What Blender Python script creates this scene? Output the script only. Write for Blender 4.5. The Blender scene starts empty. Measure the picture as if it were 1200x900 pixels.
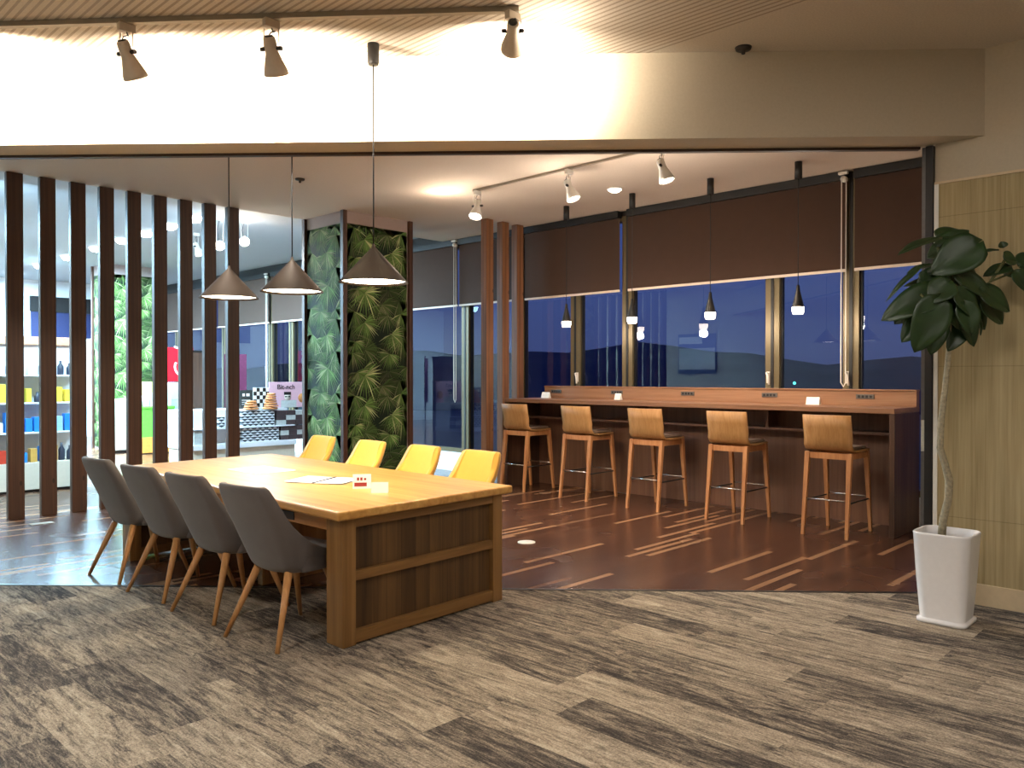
import bpy, bmesh, math, random
from mathutils import Vector, Matrix
random.seed(7)
SC = bpy.context.scene
COL = SC.collection
PI = math.pi
R = math.radians

# ------------------------------------------------------------------ helpers
def S(r, g, b):
    f = lambda c: (c/255/12.92 if c/255 <= .04045 else ((c/255+.055)/1.055)**2.4)
    return (f(r), f(g), f(b), 1)

# room frame: X runs away to the right, Y away to the left (along the window wall); camera stands over the origin
FPX, CAMH, HY = 940.0, 1.40, 441.0
TH = R(43.95)
CT, ST = math.cos(TH), math.sin(TH)
def at_depth(px, py, D):
    r = D*(px-600)/FPX
    return Vector((D*CT+r*ST, D*ST-r*CT, CAMH-(py-HY)*D/FPX))
def on_x(px, X):
    L = (px-600)/FPX
    D = X/(CT+L*ST)
    return D*ST-L*D*CT
def on_y(px, Y):
    L = (px-600)/FPX
    D = Y/(ST-L*CT)
    return D*CT+L*D*ST

def bm_new():
    return bmesh.new()
def bx(bm, x0, x1, y0, y1, z0, z1, bev=0):
    r = bmesh.ops.create_cube(bm, size=1)
    vs = r['verts']
    for v in vs:
        v.co = Vector(((x0+x1)/2+v.co.x*(x1-x0), (y0+y1)/2+v.co.y*(y1-y0), (z0+z1)/2+v.co.z*(z1-z0)))
    if bev:
        es = {e for v in vs for e in v.link_edges}
        bmesh.ops.bevel(bm, geom=list(es), offset=bev, segments=2, affect='EDGES', profile=.6)
    return bm
def lathe(bm, prof, n=24, M=None, cap=True):
    rings = []
    for (r, z) in prof:
        rings.append([bm.verts.new((r*math.cos(2*PI*i/n), r*math.sin(2*PI*i/n), z)) for i in range(n)])
    for a, b in zip(rings, rings[1:]):
        for i in range(n):
            f = bm.faces.new((a[i], a[(i+1) % n], b[(i+1) % n], b[i])); f.smooth = True
    if cap:
        bm.faces.new(rings[0][::-1]); bm.faces.new(rings[-1])
    if M is not None:
        for rg in rings:
            for v in rg: v.co = M @ v.co
    return bm
def rod(bm, p, q, r0, r1=None, n=10):
    r1 = r0 if r1 is None else r1
    p, q = Vector(p), Vector(q)
    d = q-p
    M = Matrix.Translation(p) @ d.to_track_quat('Z', 'Y').to_matrix().to_4x4()
    return lathe(bm, [(r0, 0), (r1, d.length)], n, M)
def sqrod(bm, p, q, a0, a1):
    p, q = Vector(p), Vector(q)
    vs = []
    for c, a in ((p, a0), (q, a1)):
        vs.append([bm.verts.new(c+Vector((sx*a/2, sy*a/2, 0))) for sx, sy in ((-1, -1), (1, -1), (1, 1), (-1, 1))])
    A, B = vs
    for i in range(4): bm.faces.new((A[i], A[(i+1) % 4], B[(i+1) % 4], B[i]))
    bm.faces.new(A[::-1]); bm.faces.new(B)
    return bm
def tube(bm, pts, r, n=8):
    pts = [Vector(p) for p in pts]
    rs = r if isinstance(r, (list, tuple)) else [r]*len(pts)
    rings = []
    for i, p in enumerate(pts):
        t = (pts[min(i+1, len(pts)-1)]-pts[max(i-1, 0)]).normalized()
        q = t.to_track_quat('Z', 'Y')
        rings.append([bm.verts.new(p+q @ Vector((rs[i]*math.cos(2*PI*k/n), rs[i]*math.sin(2*PI*k/n), 0))) for k in range(n)])
    for a, b in zip(rings, rings[1:]):
        best = min(range(n), key=lambda s: sum((a[k].co-b[(k+s) % n].co).length for k in range(n)))
        for k in range(n):
            f = bm.faces.new((a[k], a[(k+1) % n], b[(k+1+best) % n], b[(k+best) % n])); f.smooth = True
    bm.faces.new(rings[0][::-1]); bm.faces.new(rings[-1])
    return bm
def prism(bm, poly, z0, z1):
    a = [bm.verts.new((x, y, z0)) for x, y in poly]
    b = [bm.verts.new((x, y, z1)) for x, y in poly]
    n = len(poly)
    for i in range(n): bm.faces.new((a[i], a[(i+1) % n], b[(i+1) % n], b[i]))
    bm.faces.new(a[::-1]); bm.faces.new(b)
    return bm
def obj(name, bm, m, parent=None, loc=None, rz=0):
    bmesh.ops.recalc_face_normals(bm, faces=bm.faces)
    me = bpy.data.meshes.new(name)
    bm.to_mesh(me); bm.free()
    for mm in (m if isinstance(m, (list, tuple)) else [m]): me.materials.append(mm)
    o = bpy.data.objects.new(name, me)
    COL.objects.link(o)
    if parent: o.parent = parent
    if loc is not None: o.location = loc
    if rz: o.rotation_euler.z = rz
    return o
def tag(o, label, cat, group=None, kind=None):
    o['label'] = label; o['category'] = cat
    if group: o['group'] = group
    if kind: o['kind'] = kind
    return o
def thing(name, label, cat, loc=(0, 0, 0), rz=0, group=None):
    o = bpy.data.objects.new(name, None)
    o.empty_display_size = .1
    COL.objects.link(o)
    o.location = loc; o.rotation_euler.z = rz
    return tag(o, label, cat, group)
def struct(name, bm, m, label=None, cat=None):
    o = obj(name, bm, m)
    o['kind'] = 'structure'
    if label: o['label'] = label; o['category'] = cat or name.split('_')[0]
    return o
def dup(root, loc, rz, label, group=None):
    def cp(o, par):
        c = o.copy(); COL.objects.link(c)
        if par: c.parent = par
        for ch in o.children: cp(ch, c)
        return c
    r = cp(root, None)
    r.location = loc; r.rotation_euler = (0, 0, rz); r['label'] = label
    if group: r['group'] = group
    return r
def smooth(o, sub=0, bev=0):
    for p in o.data.polygons: p.use_smooth = True
    if bev:
        m = o.modifiers.new('b', 'BEVEL'); m.width = bev; m.segments = 2; m.limit_method = 'ANGLE'
    if sub:
        m = o.modifiers.new('s', 'SUBSURF'); m.levels = sub; m.render_levels = sub
    return o

def lettering(txt, size, shear_, m, parent, loc, rot):
    cu = bpy.data.curves.new('text', 'FONT'); cu.body = txt; cu.size = size; cu.extrude = .003; cu.shear = shear_
    tmp = bpy.data.objects.new('tmp', cu); COL.objects.link(tmp)
    dg = bpy.context.evaluated_depsgraph_get(); dg.update()
    me = bpy.data.meshes.new_from_object(tmp.evaluated_get(dg)); bpy.data.objects.remove(tmp)
    me.materials.clear(); me.materials.append(m)
    o = bpy.data.objects.new('lettering', me); COL.objects.link(o); o.parent = parent; o.location = loc; o.rotation_euler = rot
    return o

# ------------------------------------------------------------------ materials
class N:
    def __init__(s, m): s.t = m.node_tree; s.t.nodes.clear()
    def n(s, t, **k):
        x = s.t.nodes.new(t)
        for a, b in k.items(): setattr(x, a, b)
        return x
    def l(s, a, b): s.t.links.new(a, b)
    def math(s, op, a, b=None):
        x = s.n('ShaderNodeMath', operation=op)
        for i, v in enumerate((a, b)):
            if v is None: continue
            if isinstance(v, (int, float)): x.inputs[i].default_value = v
            else: s.l(v, x.inputs[i])
        return x.outputs[0]
    def ramp(s, fac, stops, interp='LINEAR'):
        x = s.n('ShaderNodeValToRGB'); e = x.color_ramp.elements
        x.color_ramp.interpolation = interp
        while len(e) < len(stops): e.new(.5)
        for el, (p, c) in zip(e, stops): el.position = p; el.color = c
        s.l(fac, x.inputs[0]); return x.outputs[0]
    def mix(s, fac, a, b, blend='MIX'):
        x = s.n('ShaderNodeMix', data_type='RGBA', blend_type=blend)
        for sock, v in ((x.inputs[0], fac), (x.inputs[6], a), (x.inputs[7], b)):
            if isinstance(v, (int, float)): sock.default_value = v
            elif isinstance(v, tuple): sock.default_value = v
            else: s.l(v, sock)
        return x.outputs[2]
    def noise(s, vec, scale, detail=4, rough=.55, dist=0):
        x = s.n('ShaderNodeTexNoise'); s.l(vec, x.inputs['Vector'])
        x.inputs['Scale'].default_value = scale; x.inputs['Detail'].default_value = detail
        x.inputs['Roughness'].default_value = rough; x.inputs['Distortion'].default_value = dist
        return x.outputs['Fac']
    def coord(s, scale=(1, 1, 1)):
        tc = s.n('ShaderNodeTexCoord'); mp = s.n('ShaderNodeMapping')
        mp.inputs['Scale'].default_value = scale
        s.l(tc.outputs['Object'], mp.inputs['Vector']); return mp.outputs[0]
    def bump(s, h, strength, dist=.01):
        x = s.n('ShaderNodeBump'); s.l(h, x.inputs['Height'])
        x.inputs['Strength'].default_value = strength; x.inputs['Distance'].default_value = dist
        return x.outputs[0]
    def out(s, color, rough=.6, metal=0, normal=None, spec=.5, emis=None, estr=0, sheen=0):
        b = s.n('ShaderNodeBsdfPrincipled'); o = s.n('ShaderNodeOutputMaterial')
        if isinstance(color, tuple): b.inputs['Base Color'].default_value = color
        else: s.l(color, b.inputs['Base Color'])
        b.inputs['Roughness'].default_value = rough; b.inputs['Metallic'].default_value = metal
        b.inputs['Specular IOR Level'].default_value = spec
        if sheen: b.inputs['Sheen Weight'].default_value = sheen
        if emis:
            b.inputs['Emission Color'].default_value = emis; b.inputs['Emission Strength'].default_value = estr
        if normal: s.l(normal, b.inputs['Normal'])
        s.l(b.outputs[0], o.inputs[0]); return b
def new(name):
    m = bpy.data.materials.new(name); m.use_nodes = True
    return m, N(m)
def plain(name, c, rough=.6, metal=0, var=.12, scale=30, bump=.0, spec=.5, sheen=0):
    m, k = new(name)
    v = k.coord(); nz = k.noise(v, scale)
    c2 = tuple(max(0, x*(1-var)) for x in c[:3])+(1,)
    c3 = tuple(min(1, x*(1+var)) for x in c[:3])+(1,)
    k.out(k.ramp(nz, [(.3, c2), (.7, c3)]), rough, metal, k.bump(nz, bump) if bump else None, spec, sheen=sheen)
    return m
def emit(name, c, s):
    m, k = new(name); k.out(c, .4, emis=c, estr=s); return m
def wood(name, dark, mid, light, axis='y', rough=.45, fine=38, knots=False, plank=0, plank_axis='x', spec=.4):
    m, k = new(name)
    lo = .9
    sc = {'x': (lo, fine, fine), 'y': (fine, lo, fine), 'z': (fine, fine, lo)}[axis]
    v = k.coord(sc)
    n1 = k.noise(v, 1.0, 5, .6, .6)
    n2 = k.noise(k.coord(tuple(s*.18 for s in sc)), 1.0, 3, .5, 1.2)
    fac = k.math('ADD', k.math('MULTIPLY', n1, .55), k.math('MULTIPLY', n2, .45))
    col = k.ramp(fac, [(.34, dark), (.5, mid), (.66, light)])
    if plank:
        tc = k.n('ShaderNodeTexCoord'); sp = k.n('ShaderNodeSeparateXYZ'); k.l(tc.outputs['Object'], sp.inputs[0])
        row = k.math('DIVIDE', sp.outputs['xyz'.index(plank_axis)], plank)
        wn = k.n('ShaderNodeTexWhiteNoise', noise_dimensions='1D'); k.l(k.math('FLOOR', row), wn.inputs['W'])
        tint = k.ramp(wn.outputs['Value'], [(0, (.62, .6, .58, 1)), (1, (1.0, 1.0, 1.0, 1))])
        col = k.mix(1.0, col, tint, 'MULTIPLY')
        fr = k.math('FRACT', row)
        edge = k.math('LESS_THAN', fr, .02)
        col = k.mix(edge, col, tuple(x*.35 for x in dark[:3])+(1,))
    if knots:
        vo = k.n('ShaderNodeTexVoronoi'); k.l(k.coord({'z': (7, 7, 3.2)}.get(axis, (7, 3.2, 7))), vo.inputs['Vector']); vo.inputs['Scale'].default_value = 1
        kn = k.math('LESS_THAN', vo.outputs['Distance'], .085)
        col = k.mix(k.math('MULTIPLY', kn, .8), col, tuple(x*.3 for x in dark[:3])+(1,))
    k.out(col, rough, 0, k.bump(n1, .08), spec)
    return m

def mat_wood_floor():
    m, k = new('dark_wood_strip_floor')
    tc = k.n('ShaderNodeTexCoord'); sp = k.n('ShaderNodeSeparateXYZ'); k.l(tc.outputs['Object'], sp.inputs[0])
    rowf = k.math('DIVIDE', sp.outputs[1], .048); row = k.math('FLOOR', rowf)
    w1 = k.n('ShaderNodeTexWhiteNoise', noise_dimensions='1D'); k.l(row, w1.inputs['W'])
    xs = k.math('ADD', k.math('DIVIDE', sp.outputs[0], .95), k.math('MULTIPLY', w1.outputs['Value'], 9))
    colm = k.math('FLOOR', xs)
    cb = k.n('ShaderNodeCombineXYZ'); k.l(row, cb.inputs[0]); k.l(colm, cb.inputs[1])
    w2 = k.n('ShaderNodeTexWhiteNoise', noise_dimensions='2D'); k.l(cb.outputs[0], w2.inputs['Vector'])
    base = k.ramp(w2.outputs['Value'], [(0, S(72, 46, 34)), (.5, S(80, 52, 39)), (.82, S(88, 58, 43)), (.895, S(96, 64, 48)), (.915, S(150, 112, 82)), (1, S(156, 118, 88))])
    v = k.coord((1.6, 26, 1)); nz = k.noise(v, 1, 3)
    col = k.mix(.35, base, k.ramp(nz, [(.3, (.45, .45, .45, 1)), (.7, (1, 1, 1, 1))]), 'MULTIPLY')
    n2 = k.noise(k.coord((1, 1, 1)), 1.2, 2)
    b = k.out(col, .27, 0, None, .4)
    rr = k.math('ADD', k.math('MULTIPLY', n2, .12), .2); k.l(rr, b.inputs['Roughness'])
    return m
def mat_carpet():
    m, k = new('carpet_planks')
    tc = k.n('ShaderNodeTexCoord'); sp = k.n('ShaderNodeSeparateXYZ'); k.l(tc.outputs['Object'], sp.inputs[0])
    rowf = k.math('DIVIDE', sp.outputs[0], .25); row = k.math('FLOOR', rowf)
    w1 = k.n('ShaderNodeTexWhiteNoise', noise_dimensions='1D'); k.l(row, w1.inputs['W'])
    ys = k.math('ADD', sp.outputs[1], k.math('MULTIPLY', w1.outputs['Value'], 7)); colm = k.math('FLOOR', ys)
    cb = k.n('ShaderNodeCombineXYZ'); k.l(row, cb.inputs[0]); k.l(colm, cb.inputs[1])
    w2 = k.n('ShaderNodeTexWhiteNoise', noise_dimensions='2D'); k.l(cb.outputs[0], w2.inputs['Vector'])
    # streaks, shifted from plank to plank
    off = k.n('ShaderNodeVectorMath', operation='SCALE'); k.l(w2.outputs['Color'], off.inputs[0]); off.inputs['Scale'].default_value = 20
    add = k.n('ShaderNodeVectorMath', operation='ADD'); k.l(tc.outputs['Object'], add.inputs[0]); k.l(off.outputs[0], add.inputs[1])
    def mp(sc):
        x = k.n('ShaderNodeMapping'); x.inputs['Scale'].default_value = sc; k.l(add.outputs[0], x.inputs['Vector']); return x.outputs[0]
    s1 = k.noise(mp((12, 1.5, 1)), 1, 8, .78, 1.6)
    s2 = k.noise(mp((48, 7, 1)), 1, 6, .8, 1.2)
    fb = k.noise(mp((150, 110, 1)), 1, 3, .8)
    fac = k.math('ADD', k.math('ADD', k.math('MULTIPLY', s1, .52), k.math('MULTIPLY', s2, .38)),
                 k.math('ADD', k.math('MULTIPLY', k.math('SUBTRACT', w2.outputs['Value'], .5), .085), k.math('MULTIPLY', fb, .10)))
    col = k.ramp(fac, [(.40, S(62, 58, 57)), (.46, S(98, 90, 83)), (.505, S(142, 130, 115)), (.56, S(170, 156, 138)), (.64, S(200, 187, 167))])
    col = k.mix(.6, col, k.ramp(fb, [(.36, (.4, .4, .4, 1)), (.62, (1.1, 1.1, 1.1, 1))]), 'MULTIPLY')
    k.out(col, .95, 0, k.bump(fb, .5, .004), .1)
    return m
def mat_ceiling():
    m, k = new('ribbed_and_plain_ceiling')
    tc = k.n('ShaderNodeTexCoord'); sp = k.n('ShaderNodeSeparateXYZ'); k.l(tc.outputs['Object'], sp.inputs[0])
    st = k.math('LESS_THAN', k.math('FRACT', k.math('DIVIDE', sp.outputs[0], .042)), .36)
    zone = k.math('LESS_THAN', sp.outputs[0], 4.2)
    nz = k.noise(k.coord(), 90, 3)
    base = k.ramp(nz, [(.3, S(196, 184, 168)), (.7, S(210, 198, 182))])
    col = k.mix(k.math('MULTIPLY', k.math('MULTIPLY', st, zone), .6), base, S(128, 112, 96))
    k.out(col, .9, 0, k.bump(nz, .15), .2)
    return m
def mat_glass():
    m, k = new('window_glass')
    fr = k.n('ShaderNodeFresnel'); fr.inputs[0].default_value = 1.75
    t = k.n('ShaderNodeBsdfTransparent'); t.inputs[0].default_value = (.9, .93, .97, 1)
    g = k.n('ShaderNodeBsdfGlossy'); g.inputs['Roughness'].default_value = .0; g.inputs['Color'].default_value = (.85, .92, 1, 1)
    mx = k.n('ShaderNodeMixShader'); o = k.n('ShaderNodeOutputMaterial')
    ge = k.n('ShaderNodeNewGeometry'); k.l(k.math('MULTIPLY', fr.outputs[0], k.math('SUBTRACT', 1.0, ge.outputs['Backfacing'])), mx.inputs[0]); k.l(t.outputs[0], mx.inputs[1]); k.l(g.outputs[0], mx.inputs[2]); k.l(mx.outputs[0], o.inputs[0])
    return m
def mat_attr(name, rough=.7):
    m, k = new(name)
    a = k.n('ShaderNodeAttribute', attribute_name='Col'); k.out(a.outputs['Color'], rough, spec=.25); return m
def mat_grass_cloth():
    m, k = new('olive_grass_cloth')
    s1 = k.noise(k.coord((1, 70, 1.5)), 1, 5, .6); s2 = k.noise(k.coord((1, 6, .8)), 1, 3)
    f = k.math('ADD', k.math('MULTIPLY', s1, .6), k.math('MULTIPLY', s2, .4))
    tc = k.n('ShaderNodeTexCoord'); sp = k.n('ShaderNodeSeparateXYZ'); k.l(tc.outputs['Object'], sp.inputs[0])
    seam = k.math('LESS_THAN', k.math('FRACT', k.math('DIVIDE', k.math('ADD', sp.outputs[2], .42), .94)), .005)
    col = k.ramp(f, [(.36, S(146, 128, 92)), (.5, S(164, 146, 108)), (.66, S(180, 162, 124))])
    col = k.mix(k.math('MULTIPLY', seam, .35), col, S(80, 66, 40))
    k.out(col, .75, 0, k.bump(s1, .1), .3); return m
def mat_hatch():
    m, k = new('black_white_fan_pattern')
    tc = k.n('ShaderNodeTexCoord'); sp = k.n('ShaderNodeSeparateXYZ'); k.l(tc.outputs['Object'], sp.inputs[0])
    rz = k.math('DIVIDE', sp.outputs[2], .034); rw = k.math('FLOOR', rz)
    x = k.math('ADD', k.math('DIVIDE', sp.outputs[0], .085), k.math('MULTIPLY', rw, .5))
    fx = k.math('ABSOLUTE', k.math('SUBTRACT', k.math('FRACT', x), .5))
    d = k.math('SUBTRACT', k.math('FRACT', rz), k.math('MULTIPLY', fx, 1.25))
    col = k.mix(k.math('GREATER_THAN', d, .12), S(232, 234, 236), S(30, 34, 40))
    k.out(col, .5); return m
def cloth(name, c, var=.1):
    m, k = new(name)
    n1 = k.noise(k.coord(), 420, 2); n2 = k.noise(k.coord(), 9, 3)
    f = k.math('ADD', k.math('MULTIPLY', n1, .6), k.math('MULTIPLY', n2, .4))
    col = k.ramp(f, [(.35, tuple(x*(1-var) for x in c[:3])+(1,)), (.65, tuple(min(1, x*(1+var)) for x in c[:3])+(1,))])
    k.out(col, .9, 0, k.bump(n1, .25, .002), .15, sheen=.25); return m

M = dict(
    floor=mat_wood_floor(), carpet=mat_carpet(), ceil=mat_ceiling(), glass=mat_glass(), grass=mat_grass_cloth(), hatch=mat_hatch(),
    print=mat_attr('palm_print'),
    plaster=plain('cream_plaster', S(188, 175, 154), .9, var=.03, scale=60, bump=.1, spec=.2),
    soffit=plain('inner_ceiling_plaster', S(205, 190, 175), .9, var=.03, scale=50, bump=.1, spec=.2),
    shopceil=plain('shop_ceiling_grey', S(168, 174, 180), .8, var=.03),
    shopwall=plain('shop_white', S(226, 228, 230), .8, var=.03),
    base_cream=plain('cream_baseboard', S(206, 184, 150), .6, var=.04),
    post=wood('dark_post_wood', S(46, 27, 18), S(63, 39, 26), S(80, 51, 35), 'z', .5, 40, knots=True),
    barpost=wood('red_brown_post_wood', S(92, 60, 40), S(124, 84, 56), S(150, 104, 72), 'z', .5, 40, knots=True),  # lighter, redder wood of the three posts at the bar end
    top=wood('honey_table_wood', S(164, 112, 54), S(198, 146, 76), S(218, 170, 98), 'y', .32, 22, spec=.5),
    body=wood('table_oak_shaded', S(106, 74, 40), S(132, 95, 52), S(152, 113, 66), 'z', .5, 26),  # oak toned down: shade on the table end put into the colour
    bodyx=wood('table_rail_shaded', S(106, 74, 40), S(132, 95, 52), S(152, 113, 66), 'x', .5, 26),  # same shaded tone for the end rails
    bodyy=wood('table_oak_apron', S(140, 92, 46), S(172, 118, 64), S(196, 142, 84), 'y', .5, 26),
    panel=wood('table_recess_shaded', S(72, 50, 27), S(98, 70, 39), S(118, 86, 49), 'z', .5, 30, plank=.105, plank_axis='x'),  # darkest oak, shade of the recessed end painted in
    slot=plain('dark_slot', S(40, 26, 16), .6),
    leg=wood('beech_leg', S(168, 116, 68), S(188, 136, 84), S(204, 152, 98), 'z', .45, 60),
    stoolwood=wood('stool_oak', S(164, 108, 66), S(182, 124, 78), S(196, 140, 92), 'z', .45, 60),
    stoolply=wood('stool_ply', S(160, 114, 66), S(174, 128, 78), S(186, 140, 90), 'z', .42, 70),
    bar=wood('bar_counter_wood', S(124, 86, 60), S(142, 102, 74), S(158, 118, 88), 'y', .4, 24),
    barend=wood('bar_end_wood', S(64, 44, 34), S(80, 56, 42), S(94, 68, 52), 'z', .5, 24),
    barback=wood('bar_back_wood', S(92, 62, 46), S(108, 74, 56), S(122, 88, 66), 'z', .5, 24),
    grey=cloth('taupe_grey_fabric', S(100, 93, 91)), yellow=cloth('mustard_yellow_fabric', S(226, 170, 76), .06),
    seatpad=plain('brown_leatherette', S(120, 102, 90), .4, var=.05),
    blind=cloth('brown_blind_fabric', S(68, 48, 37), .06),
    blindbar=plain('pale_blind_bar', S(226, 208, 190), .5, var=.03),
    frame=plain('olive_bronze_aluminium', S(112, 98, 70), .4, .35, var=.06),
    frameblk=plain('black_gasket', S(24, 22, 20), .5),
    black=plain('matt_black', S(22, 20, 19), .5, var=.1),
    bronze=plain('bronze_grey_metal', S(46, 38, 33), .5, .1, var=.04),
    white=plain('white_enamel', S(226, 222, 214), .45, var=.03), chain=plain('white_plastic', S(230, 222, 210), .5, var=.02),
    lampgrey=plain('lamp_beige', S(196, 178, 156), .5, var=.04), trackgrey=plain('track_grey', S(150, 138, 122), .5, .3, var=.05),
    pot=plain('white_glazed_pot', S(232, 230, 232), .25, var=.02), soil=plain('dark_soil', S(54, 46, 40), .95, var=.4, scale=120, bump=.6),
    bark=plain('pale_grey_bark', S(150, 140, 116), .85, var=.3, scale=60, bump=.4),
    leafm=plain('fiddle_leaf_green', S(36, 58, 28), .38, var=.3, scale=9), stem=plain('green_stem', S(90, 92, 54), .7),
    chrome=plain('brushed_steel', S(200, 198, 194), .25, .9, var=.03), outlet=plain('grey_outlet', S(92, 84, 78), .5, var=.05),
    paper=plain('white_paper', S(240, 238, 232), .8, var=.02), ink=plain('dark_ink', S(40, 40, 60), .8), redink=plain('red_ink', S(150, 40, 30), .7),
    jamb=plain('dark_steel_jamb', S(34, 30, 30), .4, .3), jambgrey=plain('grey_channel', S(96, 92, 90), .4, .4),
    track=plain('dark_brown_track', S(60, 40, 28), .5), mauve=plain('grey_mauve_plaster', S(150, 132, 126), .8, var=.03),
    corner=wood('dark_corner_trim', S(52, 32, 24), S(70, 44, 32), S(86, 56, 42), 'z', .45, 40),
    cream=plain('cream_laminate', S(214, 204, 184), .6, var=.03), red=plain('red_sign', S(206, 20, 36), .4, var=.04), maroon=plain('maroon_banner', S(92, 28, 62), .8),
    green=plain('lime_green_board', S(112, 196, 64), .6, var=.12), orange=plain('orange_board', S(238, 160, 70), .6), shelfw=plain('white_shelf', S(236, 238, 240), .5, var=.02),
    navy=plain('navy_panel', S(34, 40, 78), .5), sand=plain('salmon_band', S(240, 170, 130), .6), lime=plain('pale_lime_board', S(216, 230, 120), .6),
    hill=plain('far_hills', S(66, 72, 104), .95, var=.15, scale=.02), sea=plain('dark_sea', S(70, 80, 100), .5, var=.1, scale=.05),
    pink=plain('pink_board', S(226, 178, 190), .7, var=.04), skin=plain('pale_print', S(236, 222, 206), .7), glassblue=plain('pale_cyan_case', S(190, 226, 222), .3, var=.03),
    slate=plain('slate_board', S(50, 54, 52), .7), biscuit=plain('biscuit_orange', S(206, 134, 76), .7, var=.2, scale=80), darkbox=plain('dark_brown_box', S(70, 54, 54), .6, var=.1), greybox=plain('pale_grey_drawer', S(190, 192, 188), .5),
    glow=emit('pendant_diffuser', (1, .86, .68, 1), 9), bulb=emit('small_bulb', (1, .80, .62, 1), 14), spotface=emit('spot_lens', (1, .86, .70, 1), 16),
    cool=emit('cool_downlight', (.80, .90, 1, 1), 30), warmdown=emit('warm_downlight', (1, .88, .72, 1), 12), beacon=emit('green_beacon', (.1, .9, .7, 1), 3),
)

# ------------------------------------------------------------------ setting
XW = 7.95                                  # inner face of the window wall
P0, P1 = Vector((1.4876, 6.196)), Vector((5.54, 1.705))
LD = (P1-P0).normalized()
LN = Vector((LD.y, -LD.x))                 # towards the camera
if LN.dot(-P0) < 0: LN = -LN
def hl(x): return P0.y+(x-P0.x)*(P1.y-P0.y)/(P1.x-P0.x)
XL, YB, YF = -1.5, -4.0, 20.0
ZO, ZI, ZS = 3.40, 3.46, 3.50
def P2(px, py, z=0.):
    D = (CAMH-z)*FPX/(py-HY); r = D*(px-600)/FPX
    return D*CT+r*ST, D*ST-r*CT

struct('floor', prism(bm_new(), [(XL, hl(XL)), (5.54, hl(5.54)), (XW+.1, hl(5.54)), (XW+.1, YF), (XL, YF)], -.12, 0), M['floor'], 'dark red-brown strip wood floor of the seating area', 'floor')
struct('floor_carpet', prism(bm_new(), [(XL, YB), (5.54, YB), (5.54, hl(5.54)), (XL, hl(XL))], -.12, 0), M['carpet'], 'streaky grey and beige carpet planks in the foreground', 'floor')
t = bm_new(); a, b = Vector((XL, hl(XL))), P1
prism(t, [tuple(a-LN*.012), tuple(b-LN*.012), tuple(b+LN*.012), tuple(a+LN*.012)], 0, .004)
struct('trim_1', t, M['jamb'])
struct('ceiling', prism(bm_new(), [(XL, YB), (5.54, YB), (5.54, hl(5.54)), (XL, hl(XL))], ZO, ZO+.2), M['ceil'], 'ribbed cream ceiling over the carpet', 'ceiling')
YP = 9.03
struct('ceiling_inner', prism(bm_new(), [(XL, hl(XL)), (5.54, hl(5.54)), (XW+.1, hl(5.54)), (XW+.1, YP), (XL, YP)], ZI-.06, ZI+.2), M['soffit'], 'plain ceiling over the bar and long table', 'ceiling')
struct('ceiling_shop', prism(bm_new(), [(XL, YP), (XW+.1, YP), (XW+.1, YF), (XL, YF)], ZS+.04, ZS+.2), M['shopceil'], 'white ceiling of the shop behind the slats', 'ceiling')
ZI = ZI-.06
# header beam over the opening
t = bm_new(); a = Vector((XL, hl(XL)))
prism(t, [tuple(a), tuple(P1), tuple(P1+LN*.25+LD*.28), tuple(a+LN*.25)], 2.87, ZO+.05)
struct('wall_header', t, M['plaster'], 'deep cream beam spanning above the opening', 'beam')
t = bm_new(); prism(t, [tuple(a-LN*.02), tuple(P1-LN*.02), tuple(P1+LN*.02), tuple(a+LN*.02)], 2.853, 2.872)
struct('trim_2', t, M['track'])
# right wall, its grass-cloth panel, edge strip and baseboard
struct('wall_right', bx(bm_new(), 5.54, 5.74, YB, 1.61, 0, ZO+.1), M['plaster'], 'cream wall at the right edge', 'wall')
struct('wall_right_panel', bx(bm_new(), 5.515, 5.542, YB, 1.58, .13, 2.61), M['grass'], 'olive grass-cloth panelling on the right wall', 'panelling')
struct('trim_3', bx(bm_new(), 5.508, 5.542, 1.58, 1.605, .13, 2.61), M['white'])
struct('trim_4', bx(bm_new(), 5.508, 5.542, YB, 1.605, 2.61, 2.625), M['base_cream'])
struct('baseboard_right', bx(bm_new(), 5.505, 5.542, YB, 1.66, 0, .13, .004), M['base_cream'])
# steel jamb at the right end of the opening
j = struct('trim_5', bx(bm_new(), 5.505, 5.58, 1.612, 1.655, 0, 2.86), M['jamb'])
struct('trim_6', bx(bm_new(), 5.525, 5.57, 1.655, 1.682, 0, 2.86), M['jambgrey'])
obj('lock_plate', bx(bm_new(), 5.521, 5.526, 1.657, 1.680, .92, 1.12), M['chrome'], j)
# other walls closing the room
struct('wall_inner', bx(bm_new(), 5.74, XW+.1, 1.45, 1.62, 0, ZI+.1), M['plaster'])
struct('wall_back', bx(bm_new(), XL-.1, 5.74, YB-.2, YB, 0, ZO+.1), M['plaster'])
struct('wall_left', bx(bm_new(), XL-.2, XL, YB-.2, YF, 0, ZS+.1), M['plaster'])
def refl(px): return on_x(px, 2*XW-XL)
def refz(px, py): return CAMH-(py-HY)*((2*XW-XL)/(CT+(px-600)/FPX*ST))/FPX
wl = [o for o in COL.objects if o.name == 'wall_left'][0]
def on_left(nm, px0, px1, py0, py1, th, m):
    ya, yb = sorted((refl(px0), refl(px1))); zc = (px0+px1)/2
    obj(nm, bx(bm_new(), XL, XL+th, ya, yb, refz(zc, py1), refz(zc, py0)), m, wl)
on_left('notice_board', 793, 837, 391, 438, .03, M['navy'])
on_left('notice_sheet', 794, 836, 408, 433, .034, M['paper'])
on_left('notice_strip', 794, 821, 395, 403, .034, M['paper'])
struct('wall_shop', bx(bm_new(), XL, XW+.3, YF, YF+.2, 0, ZS+.1), M['shopwall'], 'white far wall of the shop', 'wall')
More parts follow.
